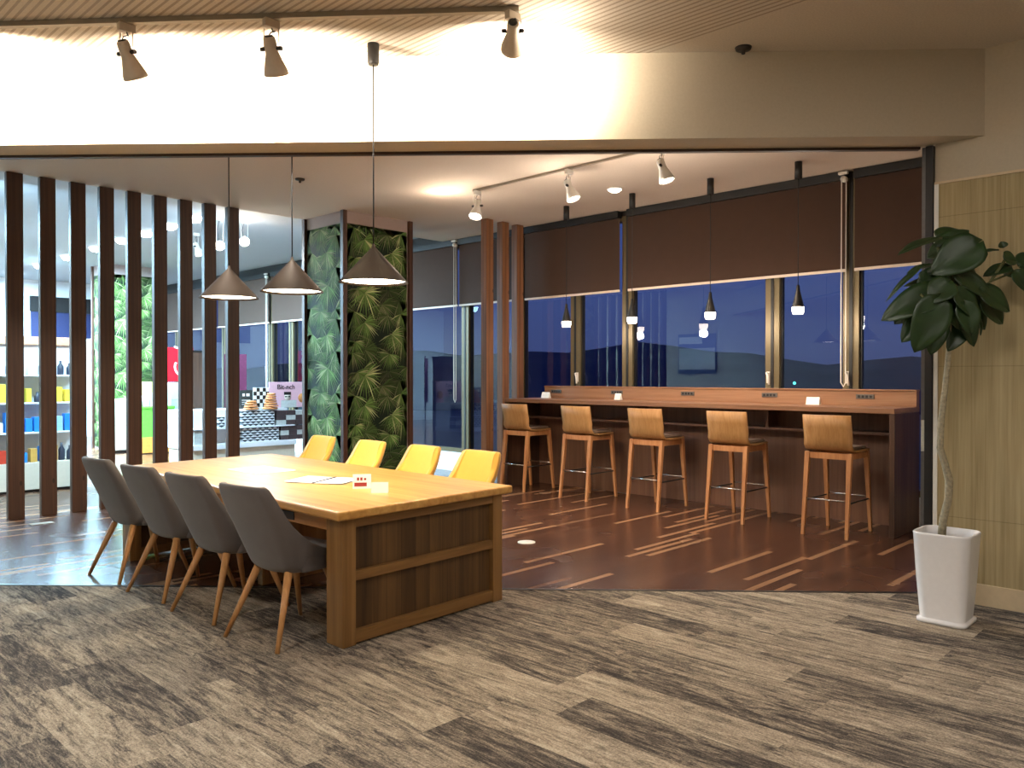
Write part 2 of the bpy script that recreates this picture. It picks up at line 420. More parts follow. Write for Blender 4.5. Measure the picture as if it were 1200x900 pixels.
struct('wall_window', bx(bm_new(), XW, XW+.2, 1.62, YF, 0, .28), M['shopwall'], 'low white kerb wall under the tall windows', 'wall')
struct('wall_window_head', bx(bm_new(), XW, XW+.2, 1.62, YF, 3.34, ZS+.1), M['black'])

# windows -----------------------------------------------------------
edges = [1.64, on_x(997, XW), on_x(905, XW), on_x(735, XW), on_x(674, XW), on_x(608, XW), on_x(545, XW), on_x(430, XW), on_x(341, XW), on_x(317, XW), on_x(262, XW), 18.4, YF]
for i, (y0, y1) in enumerate(zip(edges, edges[1:])):
    w = bpy.data.objects.new('window_%d' % (i+1), None); COL.objects.link(w); w['kind'] = 'structure'
    w.location = (XW, (y0+y1)/2, .28)
    hy = (y1-y0)/2; H = 3.06
    fw = .075
    t = bm_new()
    for a in (-1, 1): bx(t, 0, .11, *(sorted((a*hy, a*(hy-fw)))), 0, H)
    bx(t, .002, .108, -hy+fw, hy-fw, 0, .06); bx(t, .002, .108, -hy+fw, hy-fw, H-.06, H)
    obj('window_frame', t, M['frame'], w)
    t = bm_new()
    for a in (-1, 1): bx(t, .03, .08, *sorted((a*(hy-fw), a*(hy-fw-.02))), .06, H-.06)
    for a in (-1, 1): bx(t, -.006, .06, *sorted((a*hy, a*(hy-.016))), 0, H)
    obj('gasket', t, M['frameblk'], w)
    obj('glass_pane', bx(bm_new(), .05, .056, -hy+fw, hy-fw, .06, H-.06), M['glass'], w)
    if i in (1, 2, 3, 4):
        t = bm_new(); zh = 1.40-.28; yy = (-hy+.04) if i in (1, 2) else (hy-.04)
        if i == 1: yy = -hy+.03
        bx(t, -.02, 0, yy-.015, yy+.015, zh-.07, zh+.05)
        tube(t, [(-.02, yy, zh+.03), (-.05, yy, zh+.035), (-.055, yy-.02, zh), (-.055, yy-.03, zh-.09)], .011, 8)
        obj('handle', t, M['chain'], w)

# outside at dusk ---------------------------------------------------
t = bm_new(); prism(t, [(9, -900), (1500, -900), (1500, 1500), (9, 1500)], -30.5, -30)
struct('ground_sea', t, M['sea'], 'dark sea outside the windows', 'sea')
t = bm_new(); n = 60; prev = None
for i in range(n+1):
    an = R(-25)+R(150)*i/n; d = 900
    h = 24+9*math.sin(i*.31)+5*math.sin(i*.83+1)+3*math.sin(i*1.9)
    x, y = d*math.cos(an), d*math.sin(an)
    col = [t.verts.new((x*s, y*s, z)) for s, z in ((.82, -30), (.9, h*.45-8), (1, h), (1.15, -30))]
    if prev:
        for a in range(3): f = t.faces.new((prev[a], prev[a+1], col[a+1], col[a])); f.smooth = True
    prev = col
struct('ground_hills', t, M['hill'], 'low dark hills across the water at dusk', 'hills')
t = bm_new(); bp = at_depth(931, 449, 500); bmesh.ops.create_icosphere(t, subdivisions=2, radius=.9)
tag(obj('beacon_light', t, M['beacon'], loc=bp), 'tiny green light far out on the dark water', 'light')

# blinds -------------------------------------------------------------
def blind(y0, y1, label, chain=None, zb=2.42):
    y0, y1 = min(y0, y1), max(y0, y1)
    b = thing('roller_blind', label, 'blind', (XW-.05, (y0+y1)/2, zb), 0, 'brown roller blinds along the window wall')
    h = (y1-y0)/2; top = ZI-zb-.005
    obj('blind_fabric', bx(bm_new(), -.004, .002, -h, h, .02, top-.06), M['blind'], b)
    obj('bottom_bar', bx(bm_new(), -.012, .008, -h, h, 0, .028, .004), M['blindbar'], b)
    obj('cassette', bx(bm_new(), -.045, .04, -h, h, top-.085, top, .006), M['black'], b)
    if chain is not None:
        c = bm_new(); s = h if chain[0] > 0 else -h
        zl = chain[1]-zb
        tube(c, [(-.055, s-.02, top-.1), (-.055, s-.02, zl+.04), (-.055, s, zl), (-.055, s+.025, zl+.04), (-.055, s+.025, top-.1)], .006, 6)
        obj('pull_chain', c, M['chain'], b)
        k = bm_new(); bx(k, -.085, -.045, s-.04, s+.05, top-.04, top-.015, .004); lathe(k, [(.0, -.03), (.028, -.028), (.03, 0), (.028, .028), (.0, .03)], 14, Matrix.Translation((-.055, s, top-.085)) @ Matrix.Rotation(PI/2, 4, 'Y'))
        obj('chain_bracket', k, M['chain'], b)
    return b
blind(1.66, on_x(1001, XW-.05), 'brown blind behind the tall potted plant')
blind(on_x(991, XW-.05), on_x(736, XW-.05), 'widest brown blind, behind the two right-hand bar pendants', (-1, 1.3))
blind(on_x(726, XW-.05), on_x(615, XW-.05), 'dark brown blind just right of the three wooden posts')
blind(on_x(613, XW-.05), on_x(538.5, XW-.05), 'brown blind half hidden behind the three wooden posts')
blind(on_x(536.5, XW-.05), 11.28, 'brown blind just right of the palm-print pillar, long white chain', (-1, 1.02))
blind(12.55, on_x(319, XW-.05), 'brown blind between hanging chain and palm-print pillar, above the sweets')
blind(on_x(315.5, XW-.05), on_x(256, XW-.05), 'brown blind behind the slat screen, with white chain by the middle cone lamp', (-1, 1.15))
blind(on_x(254, XW-.05), 19.2, 'farthest brown blind, at the shop end of the windows')

# palm-print pillars -------------------------------------------------
def palm_face(seed, W, H):
    rnd = random.Random(seed)
    bm = bm_new(); cl = bm.loops.layers.float_color.new('Col')
    def face(pts, c, d):
        P = [(min(max(x, 0), W), min(max(y, 0), H)) for x, y in pts]
        if len({(round(a, 4), round(b, 4)) for a, b in P}) < 3: return
        f = bm.faces.new([bm.verts.new((x, d, y)) for x, y in P])
        for l in f.loops: l[cl] = c
    face([(0, 0), (W, 0), (W, H), (0, H)], S(14, 28, 16), 0)
    tile = 1.02; fans = []
    cells = [((i+.5)/4*(W+.1)-.05, (j+.5*(i % 2)+.25)/6*tile) for i in range(4) for j in range(6)]
    rnd.shuffle(cells)
    for k, (x, y) in enumerate(cells):
        lvl = k/len(cells)
        fans.append((x+rnd.uniform(-.09, .09), y+rnd.uniform(-.06, .06), rnd.uniform(.19, .33), rnd.uniform(-.1, 1.0)*rnd.choice((1, 1, -1)), lvl, rnd.randint(0, 9999)))
    d = 0
    for (cx, cy, rad, rot, lvl, sd) in fans:
        d -= .00012
        for rep in range(-1, int(H/tile)+2):
            rr = random.Random(sd); oy = cy+rep*tile
            if oy < -.35 or oy > H+.35: continue
            nl = rr.randint(19, 26); dirn = rr.choice((1, 1, -1))*1.0
            for q in range(nl):
                a = -PI/2+rot+(q/(nl-1)-.5)*R(200)
                L = rad*rr.uniform(.82, 1.05)*(1-.25*abs(q/(nl-1)-.5))
                w = L*.031
                ex, ey = cx+L*math.cos(a), oy+L*math.sin(a)-.12*L
                mx, my = cx+.5*L*math.cos(a), oy+.5*L*math.sin(a)
                nx, ny = -math.sin(a)*w, math.cos(a)*w
                g = rr.uniform(.45, 1.2)*(.12+1.05*lvl**1.3)
                base = S(114, 150, 76) if rr.random() < .7 else S(186, 196, 136)
                c = (base[0]*g, base[1]*g, base[2]*g, 1)
                c2 = tuple(v*.62 for v in c[:3])+(1,)
                face([(cx, oy), (mx+nx, my+ny), (ex, ey)], c, d)
                face([(cx, oy), (ex, ey), (mx-nx, my-ny)], c2, d)
    return bm
def pillar(label, x0, x1, y0, y1, H, ztop):
    p = thing('palm_print_pillar', label, 'pillar', (x0, y0, 0), 0, 'square pillars clad in palm-leaf print')
    w, dp = x1-x0, y1-y0
    obj('pillar_core', bx(bm_new(), .01, w, .01, dp, 0, H), M['mauve'], p)
    o = obj('palm_print_panel', palm_face(3, w-.10, ztop-.06), M['print'], p); o.location = (.05, .0, .05)
    o2 = obj('palm_print_panel', palm_face(11, dp-.10, ztop-.06), M['print'], p); o2.location = (0, dp-.05, .05); o2.rotation_euler.z = -PI/2
    for (a, b) in ((0, 0), (w, 0), (0, dp)):
        obj('corner_trim', bx(bm_new(), a-.03, a+.03, b-.03, b+.03, 0, H-.002, .004), M['corner'], p)
    return p
pillar('near square pillar clad in green palm-leaf print, behind the yellow chairs', 5.55, 6.56, 8.16, 9.02, ZI, 3.26)
pillar('farther palm-print pillar seen between the slats at left', 5.60, 6.62, 16.1, 16.75, ZS+.04, 3.36)

# slat screen and the three posts by the bar ----------------------------
ords = ['leftmost', 'second from left', 'third from left', 'fourth from left', 'middle (fifth)', 'fourth from right', 'third from right', 'second from right', 'rightmost']
px_post = [17.5, 56, 91.5, 125, 157, 187.5, 217.5, 245.5, 272.5]
for i, px in enumerate(px_post):
    Yc = 9.0; X = on_y(px, Yc)
    o = obj('slat_post', bx(bm_new(), -.072, .072, -.035, .035, 0, ZI-.005, .004), M['post'], loc=(X, Yc, 0))
    tag(o, '%s of the nine dark wooden slat posts screening the shop' % ords[i], 'post', 'dark slat posts of the screen')
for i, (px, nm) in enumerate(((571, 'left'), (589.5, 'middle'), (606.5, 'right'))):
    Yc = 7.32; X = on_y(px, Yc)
    o = obj('wooden_post', bx(bm_new(), -.062, .062, -.05, .05, 0, ZI-.005, .004), M['barpost'], loc=(X, Yc, 0))
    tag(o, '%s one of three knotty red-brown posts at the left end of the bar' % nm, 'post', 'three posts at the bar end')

# long table -------------------------------------------------------------
tb = thing('long_table', 'long honey-coloured wooden table with panelled end, centre left', 'table', (2.35, 3.47, 0))
SK = .045
def shear(bm, k=SK):
    for v in bm.verts: v.co.y += k*v.co.x
    return bm
ZT = .715; TW, TL = 1.22, 2.95
t = bm_new(); prism(t, [(-.06, -.05), (TW+.06, .02), (TW+.08, TL+.07), (.0, TL-.02)], ZT-.048, ZT)
o = obj('tabletop', t, M['top'], tb); m = o.modifiers.new('b', 'BEVEL'); m.width = .012; m.segments = 3
zt = ZT-.05
def end_panel(y, s):
    for x in (0, TW-.085):
        obj('corner_leg', shear(bx(bm_new(), x, x+.085, *sorted((y, y+s*.15)), 0, zt, .004)), M['body'], tb)
    for z0, z1, nm in ((zt-.05, zt, 'top_rail'), (.335, .385, 'middle_rail'), (0.01, .075, 'bottom_rail')):
        obj(nm, shear(bx(bm_new(), .085, TW-.085, *sorted((y+s*.004, y+s*.06)), z0, z1, .003)), M['bodyx'], tb)
    obj('recessed_panel', shear(bx(bm_new(), .085, TW-.085, *sorted((y+s*.035, y+s*.055)), .075, zt-.05)), M['panel'], tb)
end_panel(0, 1); end_panel(TL, -1)
for x in (.01, TW-.05):
    obj('apron', shear(bx(bm_new(), x, x+.04, .15, TL-.15, zt-.075, zt, .003)), M['bodyy'], tb)
for x, xs in ((.005, -1), (TW-.01, 1)):
    for y in (.55, 1.2, 1.85, 2.45):
        obj('apron_slot', shear(bx(bm_new(), x, x+.008, y-.07, y+.07, zt-.062, zt-.018)), M['slot'], tb)
obj('centre_panel', shear(bx(bm_new(), .35, TW-.35, 1.44, 1.5, 0, zt)), M['body'], tb)

# things on the table
def sheet(name, label, cat, px, py, w, l, rz, mt=None, fold=False):
    X, Y = P2(px, py, ZT)
    t = bm_new(); bx(t, -w/2, w/2, -l/2, l/2, 0, .003)
    o = obj(name, t, mt or M['paper'], loc=(X, Y, ZT+.0005), rz=rz); tag(o, label, cat)
    return o
sheet('paper_sheet', 'white paper sheet under the lamps at the far end of the long table', 'paper', 306, 551, .30, .42, .05)
_a, _b = P2(363, 568, ZT), P2(401, 558.5, ZT); FR = math.atan2(_b[1]-_a[1], _b[0]-_a[0])-PI/2
bk = thing('open_booklet', 'open white booklet with dark fold line lying mid-table', 'booklet', (*P2(380, 563.5, ZT), ZT+.0005), FR)
t = bm_new()
for s in (-1, 1):
    v = [t.verts.new(p) for p in ((0, -.15, .003), (s*.21, -.15, .008), (s*.21, .15, .008), (0, .15, .003))]; t.faces.new(v if s > 0 else v[::-1])
    v = [t.verts.new(p) for p in ((0, -.15, 0), (s*.21, -.15, 0), (s*.21, .15, 0), (0, .15, 0))]; t.faces.new(v if s < 0 else v[::-1])
obj('pages', t, M['paper'], bk)
obj('fold_line', bx(bm_new(), -.007, .007, -.15, .15, .003, .0075), M['ink'], bk)
cd = thing('menu_card', 'small folded card with red print standing on the long table', 'card', (*P2(424, 572, ZT), ZT), R(-38))
t = bm_new(); prism(t, [(-.035, 0), (.035, 0), (0, .085)], -.055, .055)
for v in t.verts: v.co = Vector((v.co.z, v.co.x, v.co.y))
obj('card_body', t, M['paper'], cd)
t = bm_new()
for (x0, x1, z0, z1) in ((-.045, .03, .014, .036), (-.03, -.016, .048, .066), (-.01, .004, .048, .066), (.012, .026, .05, .062)):
    for (y, z) in (): pass
    v = [t.verts.new((x, -.035*(1-z/.085)-.0012, z)) for x, z in ((x0, z0), (x1, z0), (x1, z1), (x0, z1))]; t.faces.new(v)
obj('red_print', t, M['redink'], cd)
cd = thing('name_card', 'small blank white tent card beside the red-printed card on the table', 'card', (*P2(445, 577, ZT), ZT), R(-42))
t = bm_new(); prism(t, [(-.03, 0), (.03, 0), (0, .06)], -.05, .05)
for v in t.verts: v.co = Vector((v.co.z, v.co.x, v.co.y))
obj('card_body', t, M['paper'], cd)

# upholstered chairs ----------------------------------------------------------
def lerp(z, tab):
    for (a, va), (b, vb) in zip(tab, tab[1:]):
        if z <= b: return va+(vb-va)*(z-a)/(b-a)
    return tab[-1][1]
def shell_bm():
    bm = bm_new()
    XB = [(.36, -.115), (.42, -.135), (.55, -.19), (.84, -.318)]
    XF = [(.36, .20), (.44, .185), (.465, .13), (.49, .06), (.53, -.02), (.59, -.10), (.66, -.165), (.75, -.218), (.84, -.264)]
    HWt = [(.36, .185), (.42, .208), (.55, .228), (.70, .226), (.84, .198)]
    zs = [.365, .375, .40, .43, .455, .475, .50, .53, .57, .62, .68, .74, .79, .825, .838, .842]
    ins = [.02, .006, 0, 0, 0, 0, 0, 0, 0, 0, 0, 0, 0, .004, .013, .022]
    rings = []
    for z, e in zip(zs, ins):
        xb, xf, hw = lerp(z, XB)+e*.8, lerp(z, XF)-e*.3, lerp(z, HWt)-e
        th = .055-2*e*.9
        def path(xb, hw, r, rev=False):
            r = min(r, max(.012, (xf-xb)*.85)); pts = []
            for k in range(7): pts.append((xf+(xb+r-xf)*k/6, hw))
            for k in range(1, 7):
                a = PI/2+k/6*PI/2; pts.append((xb+r+r*math.cos(a), hw-r+r*math.sin(a)))
            half = [(x, y) for x, y in pts]
            mid = [(xb-.012*(1-(y/max(hw-r, .01))**2), y) for y in [(hw-r)*(1-k/5) for k in range(1, 6)]]
            full = half+mid+[(x, -y) for x, y in (half+mid)[:-1][::-1]]
            return full
        outer = path(xb, hw, .085)
        inner = path(xb+th, hw-th*.8, .06)[::-1]
        rings.append([bm.verts.new((x, y, z)) for x, y in outer+inner])
    n = len(rings[0])
    for a, b in zip(rings, rings[1:]):
        for k in range(n):
            f = bm.faces.new((a[k], a[(k+1) % n], b[(k+1) % n], b[k])); f.smooth = True
    h = n//2
    for rg in (rings[0], rings[-1]):
        for k in range(h-1):
            f = bm.faces.new((rg[k], rg[k+1], rg[n-2-k], rg[n-1-k])); f.smooth = True
    return bm
def seat_bm():
    bm = bm_new()
    bx(bm, -.06, .275, -.212, .212, .365, .472)
    es = list(bm.edges); bmesh.ops.bevel(bm, geom=es, offset=.034, segments=4, affect='EDGES', profile=.6)
    for f in bm.faces: f.smooth = True
    for v in bm.verts:
        if v.co.z < .41 and v.co.x > 0: v.co.x -= .02
    return bm
def chair(name, label, group, m, loc, rz):
    t = thing(name, label, 'chair', loc, rz, group)
    obj('backrest', shell_bm(), m, t)
    obj('seat', seat_bm(), m, t)
    for sx in (-1, 1):
        for sy in (-1, 1):
            obj('leg', rod(bm_new(), (sx*.235+(.0 if sx < 0 else .03), sy*.225, 0), (sx*.12+.03, sy*.13, .372), .0115, .022, 14), M['leg'], t)
    return t
gsp = [(2.285, 3.90, R(7)), (2.28, 4.57, R(6)), (2.265, 5.21, R(6)), (2.25, 5.87, R(5))]
gl = ['nearest grey upholstered chair, beside the panelled end of the table', 'second nearest grey upholstered chair at the long table', 'third nearest grey upholstered chair at the long table', 'farthest grey upholstered chair, nearest the slat screen']
G0 = chair('upholstered_chair', gl[0], 'grey chairs along the near side of the table', M['grey'], (gsp[0][0], gsp[0][1], 0), gsp[0][2])
for (x, y, a), l in list(zip(gsp, gl))[1:]: dup(G0, (x, y, 0), a, l)
ysp = [(3.88, 4.32), (3.88, 4.99), (3.88, 5.70), (3.89, 6.47)]
yl = ['nearest yellow chair, rightmost of the four across the table', 'second yellow chair from the right, across the table', 'third yellow chair from the right, below the green palm print', 'leftmost yellow chair, at the far corner of the table']
Y0 = chair('upholstered_chair', yl[0], 'yellow chairs along the far side of the table', M['yellow'], (ysp[0][0], ysp[0][1], 0), PI)
for (x, y), l in list(zip(ysp, yl))[1:]: dup(Y0, (x, y, 0), PI+R(-3), l)

# window bar -----------------------------------------------------------------
BY0, BY1 = 2.42, 7.12
bar = thing('window_bar', 'long wooden bar counter with raised back ledge under the windows', 'counter', (7.26, BY0, 0))
LB = BY1-BY0
obj('countertop', bx(bm_new(), -.01, .655, 0, LB, 1.075, 1.12, .004), M['bar'], bar)
obj('end_panel', bx(bm_new(), 0, .655, 0, .045, 0, 1.075, .003), M['barend'], bar)
obj('end_panel', bx(bm_new(), 0, .655, LB-.045, LB, 0, 1.075, .003), M['barend'], bar)
obj('front_panel', bx(bm_new(), .60, .64, .045, LB-.045, 0, 1.075), M['barback'], bar)
obj('under_shelf', bx(bm_new(), .38, .60, .045, LB-.045, .86, .885, .002), M['barback'], bar)
for y in (1.35, 2.95): obj('shelf_divider', bx(bm_new(), .39, .60, y, y+.03, .885, 1.075), M['barback'], bar)
obj('back_ledge', bx(bm_new(), .585, .665, .005, LB-.15, 1.12, 1.262, .003), M['bar'], bar)
obj('ledge_cap', bx(bm_new(), .575, .67, .003, LB-.15, 1.262, 1.277, .003), M['bar'], bar)
for px in (652, 723, 806, 902, 1014):
    yy = on_x(px, 7.845)-BY0
    o = obj('outlet', bx(bm_new(), .576, .588, yy-.085, yy+.085, 1.185, 1.228, .003), M['outlet'], bar)
    t = bm_new()
    for q in (-.055, -.018, .018, .055): bx(t, .573, .578, yy+q-.011, yy+q+.011, 1.195, 1.218)
    obj('socket_face', t, M['frameblk'], o)
for px, py, w, l in ((653, 466, .12, 'white card standing on the bar, nearest the three posts'), (781.5, 466.5, .08, 'small white card standing on the middle of the bar'), (957, 474, .13, 'white card standing on the bar above the nearest stool')):
    X, Y = P2(px, py, 1.12); X = min(X, 7.77)
    t = bm_new(); prism(t, [(-.03, 0), (.03, 0), (0.004, .075), (-.004, .075)], -w/2, w/2)
    for v in t.verts: v.co = Vector((v.co.x, v.co.z, v.co.y))
    tag(obj('table_card', t, M['paper'], loc=(X, Y, 1.1205), rz=R(4)), l, 'card', 'white cards on the bar')
# stools -------------------------------------------------------------------------
def stool(label, loc, rz):
    t = thing('bar_stool', label, 'stool', loc, rz, 'oak stools along the window bar')
    prof = [(.20, .742), (.05, .735), (-.08, .735), (-.155, .742), (-.20, .762), (-.226, .80), (-.243, .86), (-.262, .95), (-.282, 1.06)]
    b = bm_new(); ny = 9; rows = []
    for side in (0, 1):
        g = []
        for i, (x, z) in enumerate(prof):
            row = []
            for q in range(ny):
                y = (q/(ny-1)-.5)
                wd = .425
                curve = .035*(2*y)**2*(1 if i > 5 else .35 if i > 3 else 0)
                a, c = prof[max(i-1, 0)], prof[min(i+1, len(prof)-1)]
                d = Vector((c[0]-a[0], c[1]-a[1])).normalized(); nrm = Vector((d.y, -d.x))*-.014*side
                row.append(b.verts.new((x+curve+nrm.x*-1, y*wd, z-nrm.y*1)))
            g.append(row)
        rows.append(g)
    A, B = rows
    for g in (A, B):
        for i in range(len(prof)-1):
            for q in range(ny-1): f = b.faces.new((g[i][q], g[i][q+1], g[i+1][q+1], g[i+1][q])); f.smooth = True
    for i in range(len(prof)-1):
        for q in (0, ny-1): b.faces.new((A[i][q], A[i+1][q], B[i+1][q], B[i][q]))
    for q in range(ny-1):
        for i in (0, -1): b.faces.new((A[i][q], A[i][q+1], B[i][q+1], B[i][q]))
    obj('seat_shell', b, M['stoolply'], t)
    c = bm_new(); bx(c, -.15, .20, -.19, .19, .752, .782)
    bmesh.ops.bevel(c, geom=list(c.edges), offset=.012, segments=3, affect='EDGES')
    obj('seat_pad', c, M['seatpad'], t)
    f = bm_new()
    bx(f, -.205, -.175, -.175, .175, .675, .728); bx(f, .175, .205, -.175, .175, .675, .728)
    bx(f, -.175, .175, -.195, -.17, .675, .728); bx(f, -.175, .175, .17, .195, .675, .728)
    obj('seat_frame', f, M['stoolwood'], t)
    for sx in (-1, 1):
        for sy in (-1, 1):
            obj('leg', sqrod(bm_new(), (sx*.275, sy*.193, 0), (sx*.19, sy*.185, .733), .026, .042), M['stoolwood'], t)
    xx = .275-.085*.32/.733
    for sx in (-1, 1): obj('footrest_bar', rod(bm_new(), (sx*xx, -.19, .32), (sx*xx, .19, .32), .007), M['chrome'], t)
    for sy in (-1, 1): obj('side_bar', rod(bm_new(), (-xx, sy*.19, .30), (xx, sy*.19, .30), .007), M['black'], t)
    return t
sl = ['nearest bar stool, at the right end of the bar beside the plant', 'second bar stool from the right', 'middle bar stool of the five', 'second bar stool from the left', 'leftmost bar stool, next to the three wooden posts']
sy = [2.885, 3.88, 4.84, 5.81, 6.80]; sx = [7.19, 7.24, 7.26, 7.30, 7.33]
s0 = stool(sl[0], (7.19, sy[0], 0), 0)
for y, x, l in list(zip(sy, sx, sl))[1:]: dup(s0, (x, y, 0), 0, l)

# floor outlet cover
t = bm_new(); lathe(t, [(.075, 0), (.075, .004), (.06, .007), (.0, .007)], 24, cap=False)
tag(obj('floor_outlet', t, M['white'], loc=(*P2(617, 636), .0005)), 'round white outlet cover set in the wood floor by the table', 'outlet cover')
t = bm_new(); bx(t, -.1, .1, -.05, .05, 0, .005, .002)
tag(obj('floor_hatch', t, M['trackgrey'], loc=(*P2(48, 614), .0005)), 'small metal floor plate at the foot of the slat posts', 'floor plate')

# lamps ---------------------------------------------------------------------------
LIGHTS = []
def light(kind, loc, energy, color, size=.05, aim=None, angle=100, blend=.6, name='lamp'):
    d = bpy.data.lights.new(name, kind); d.energy = energy; d.color = color
    if kind in ('POINT', 'SPOT'): d.shadow_soft_size = size
    if kind == 'SPOT': d.spot_size = R(angle); d.spot_blend = blend
    if kind == 'AREA': d.shape = 'SQUARE'; d.size = size
    o = bpy.data.objects.new(name+'_light', d); COL.objects.link(o); o.location = loc
    if aim is not None: o.rotation_euler = Vector(aim).to_track_quat('-Z', 'Y').to_euler()
    return o
WARM = (1, .80, .60); WARM2 = (1, .85, .70); COOLC = (.46, .77, 1)
def cone_pendant(label, X, Y, ztop):
    z = 1.965
    p = thing('cone_pendant', label, 'pendant lamp', (X, Y, z), 0, 'bronze cone pendants over the long table')
    s = bm_new(); lathe(s, [(.208, 0), (.012, .212), (.006, .235), (.004, .235), (.009, .205), (.203, .0)], 48, cap=False)
    v = obj('cone_shade', s, M['bronze'], p)
    d = bm_new(); lathe(d, [(.0, .012), (.19, .012), (.188, .02), (.0, .02)], 40, cap=False)
    obj('diffuser', d, M['glow'], p)
    obj('cord', rod(bm_new(), (0, 0, .23), (0, 0, ztop-z-.02), .0042), M['black'], p)
    c = bm_new(); lathe(c, [(.0, ztop-z-.125), (.03, ztop-z-.125), (.034, ztop-z-.11), (.036, ztop-z-.001), (.0, ztop-z-.001)], 24, cap=False)
    obj('canopy', c, M['black'], p)
    light('SPOT', (X, Y, z-.01), 98, (1, .88, .64), .12, (0, 0, -1), 150, .5, 'pendant')
cone_pendant('bronze cone pendant nearest the camera, its canopy in front of the beam', 2.91, 3.965, ZO)
cone_pendant('middle of the three bronze cone pendants over the long table', 2.855, 4.80, ZI)
cone_pendant('bronze cone pendant farthest left, in front of the slat posts', 2.76, 5.50, ZI)

bp_l = ['bar pendant farthest left, next to the three wooden posts', 'second bar pendant from the left', 'third bar pendant from the left, above the middle of the bar', 'rightmost small black bar pendant, nearest the plant']
def bar_pendant(label, Y, X=7.25):
    p = thing('bar_pendant', label, 'pendant lamp', (X, Y, 1.98), 0, 'small black pendants along the bar')
    H = ZI-1.98
    s = bm_new(); lathe(s, [(.056, .065), (.018, .22), (.014, .27), (.0, .275)], 24, cap=False); obj('black_cone', s, M['black'], p)
    g = bm_new(); lathe(g, [(.0, 0), (.045, .002), (.054, .03), (.054, .066), (.0, .066)], 24, cap=False); obj('glass_bulb', g, M['bulb'], p)
    obj('cord', rod(bm_new(), (0, 0, .27), (0, 0, H-.02), .0035), M['black'], p)
    c = bm_new(); lathe(c, [(.0, H-.16), (.034, H-.16), (.034, H-.001), (0, H-.001)], 20, cap=False); obj('canopy', c, M['black'], p)
for l, Y in zip(bp_l, (6.10, 5.16, 4.20, 3.28)):
    bar_pendant(l, Y); light('POINT', (7.25, Y, 1.93), 17, WARM2, .05, name='bar_pendant')

def track_spot(label, mount, aim, m=None, lit=True, group=None, L=.17, small=False, drop=.11, name='track_spotlight'):
    """mount: point on the ceiling track; head swings below it"""
    p = thing(name, label, 'spotlight', mount, 0, group)
    a = Vector(aim).normalized(); m = m or M['lampgrey']
    obj('adapter', bx(bm_new(), -.045, .045, -.018, .018, -.045, 0, .003), m, p)
    side = a.cross(Vector((0, 0, 1)));  side = side.normalized() if side.length > .05 else Vector((1, 0, 0))
    piv = Vector((0, 0, -.05-drop))
    y = bm_new()
    for s in (-1, 1): rod(y, Vector((0, 0, -.045))+side*s*.043, piv+side*s*.043, .003)
    obj('yoke', y, m, p)
    for s in (-1, 1): obj('pivot_knob', rod(bm_new(), piv+side*s*.03, piv+side*s*.062, .012), M['frameblk'], p)
    Q = Matrix.Translation(piv-a*.05) @ a.to_track_quat('Z', 'Y').to_matrix().to_4x4()
    h = bm_new(); lathe(h, [(.0, -.015), (.03, -.012), (.034, 0), (.035, .07), (.045, .10), (.066, .165), (.068, .185), (.060, .19), (.05, .12), (.0, .11)], 28, Q, cap=False)
    obj('lamp_head', h, m, p)
    e = bm_new(); lathe(e, [(.0, -.02), (.022, -.02), (.024, -.01), (0, -.01)], 18, Q, cap=False); obj('rear_cap', e, M['frameblk'], p)
    w = bm_new(); s0 = Vector((0, 0, -.04)); s1 = piv-a*.065
    tube(w, [s0, s0+Vector((0, 0, -.03))+side*.012, (s0+s1)/2+side*.03, s1+side*.012+Vector((0, 0, .02)), s1], .0035, 6); obj('cable', w, M['black'], p)
    ln = bm_new(); lathe(ln, [(.0, .172), (.058, .172), (.058, .178), (.0, .178)], 24, Q, cap=False); obj('lens', ln, M['spotface'], p)
    return Vector(mount)+piv+a*.145
# outer track
a, b = at_depth(-140, 37.3, 4.60), at_depth(608, 13, 4.36)
a.z = b.z = ZO
d = (b-a).normalized(); nn = Vector((d.y, -d.x, 0))
t = bm_new(); prism(t, [tuple((a-nn*.018)[:2]), tuple((b-nn*.018)[:2]), tuple((b+nn*.018)[:2]), tuple((a+nn*.018)[:2])], ZO-.03, ZO-.001)
tag(obj('lighting_track', t, M['trackgrey']), 'long grey ceiling track carrying spotlights in front of the beam', 'lighting track')
VW = Vector((CT, ST, 0)); RT = Vector((ST, -CT, 0)); UP = Vector((0, 0, 1))
def tp(px):
    u = ((px-(-140))/748); D = 4.60+(4.36-4.60)*u; p = at_depth(px, 20, D); p.z = ZO-.03; return p
for px, aim, l, e in ((150, VW*.35+RT*.12-UP*.62, 'left outer spotlight, tilted toward the beam, above the slat posts', 150),
                      (319, VW*.35+RT*.05-UP*.62, 'outer spotlight left of the near cone pendant canopy', 150)):
    q = track_spot(l, tp(px), aim, group='spotlights on the outer track')
    light('SPOT', q, e*3.4, (1, .87, .70), .06, VW*.9+UP*.12, 158, 1, 'track_spot')
q = track_spot('outer spotlight at the right end of the track', tp(601), VW*.92-UP*.32, drop=.05, group='spotlights on the outer track')
light('SPOT', q, 470, (1, .87, .70), .06, VW*.9-RT*.02+UP*.16, 156, 1, 'track_spot')
light('POINT', tp(650)+VW*.12-UP*.16, 9, (1, .87, .70), .06, name='added_track_spill')  # added point light past the track end, makes the ceiling glow
light('SPOT', tp(-45)-UP*.2+VW*.1, 500, (1, .87, .70), .06, VW*.9+UP*.12, 158, 1, 'track_spot')

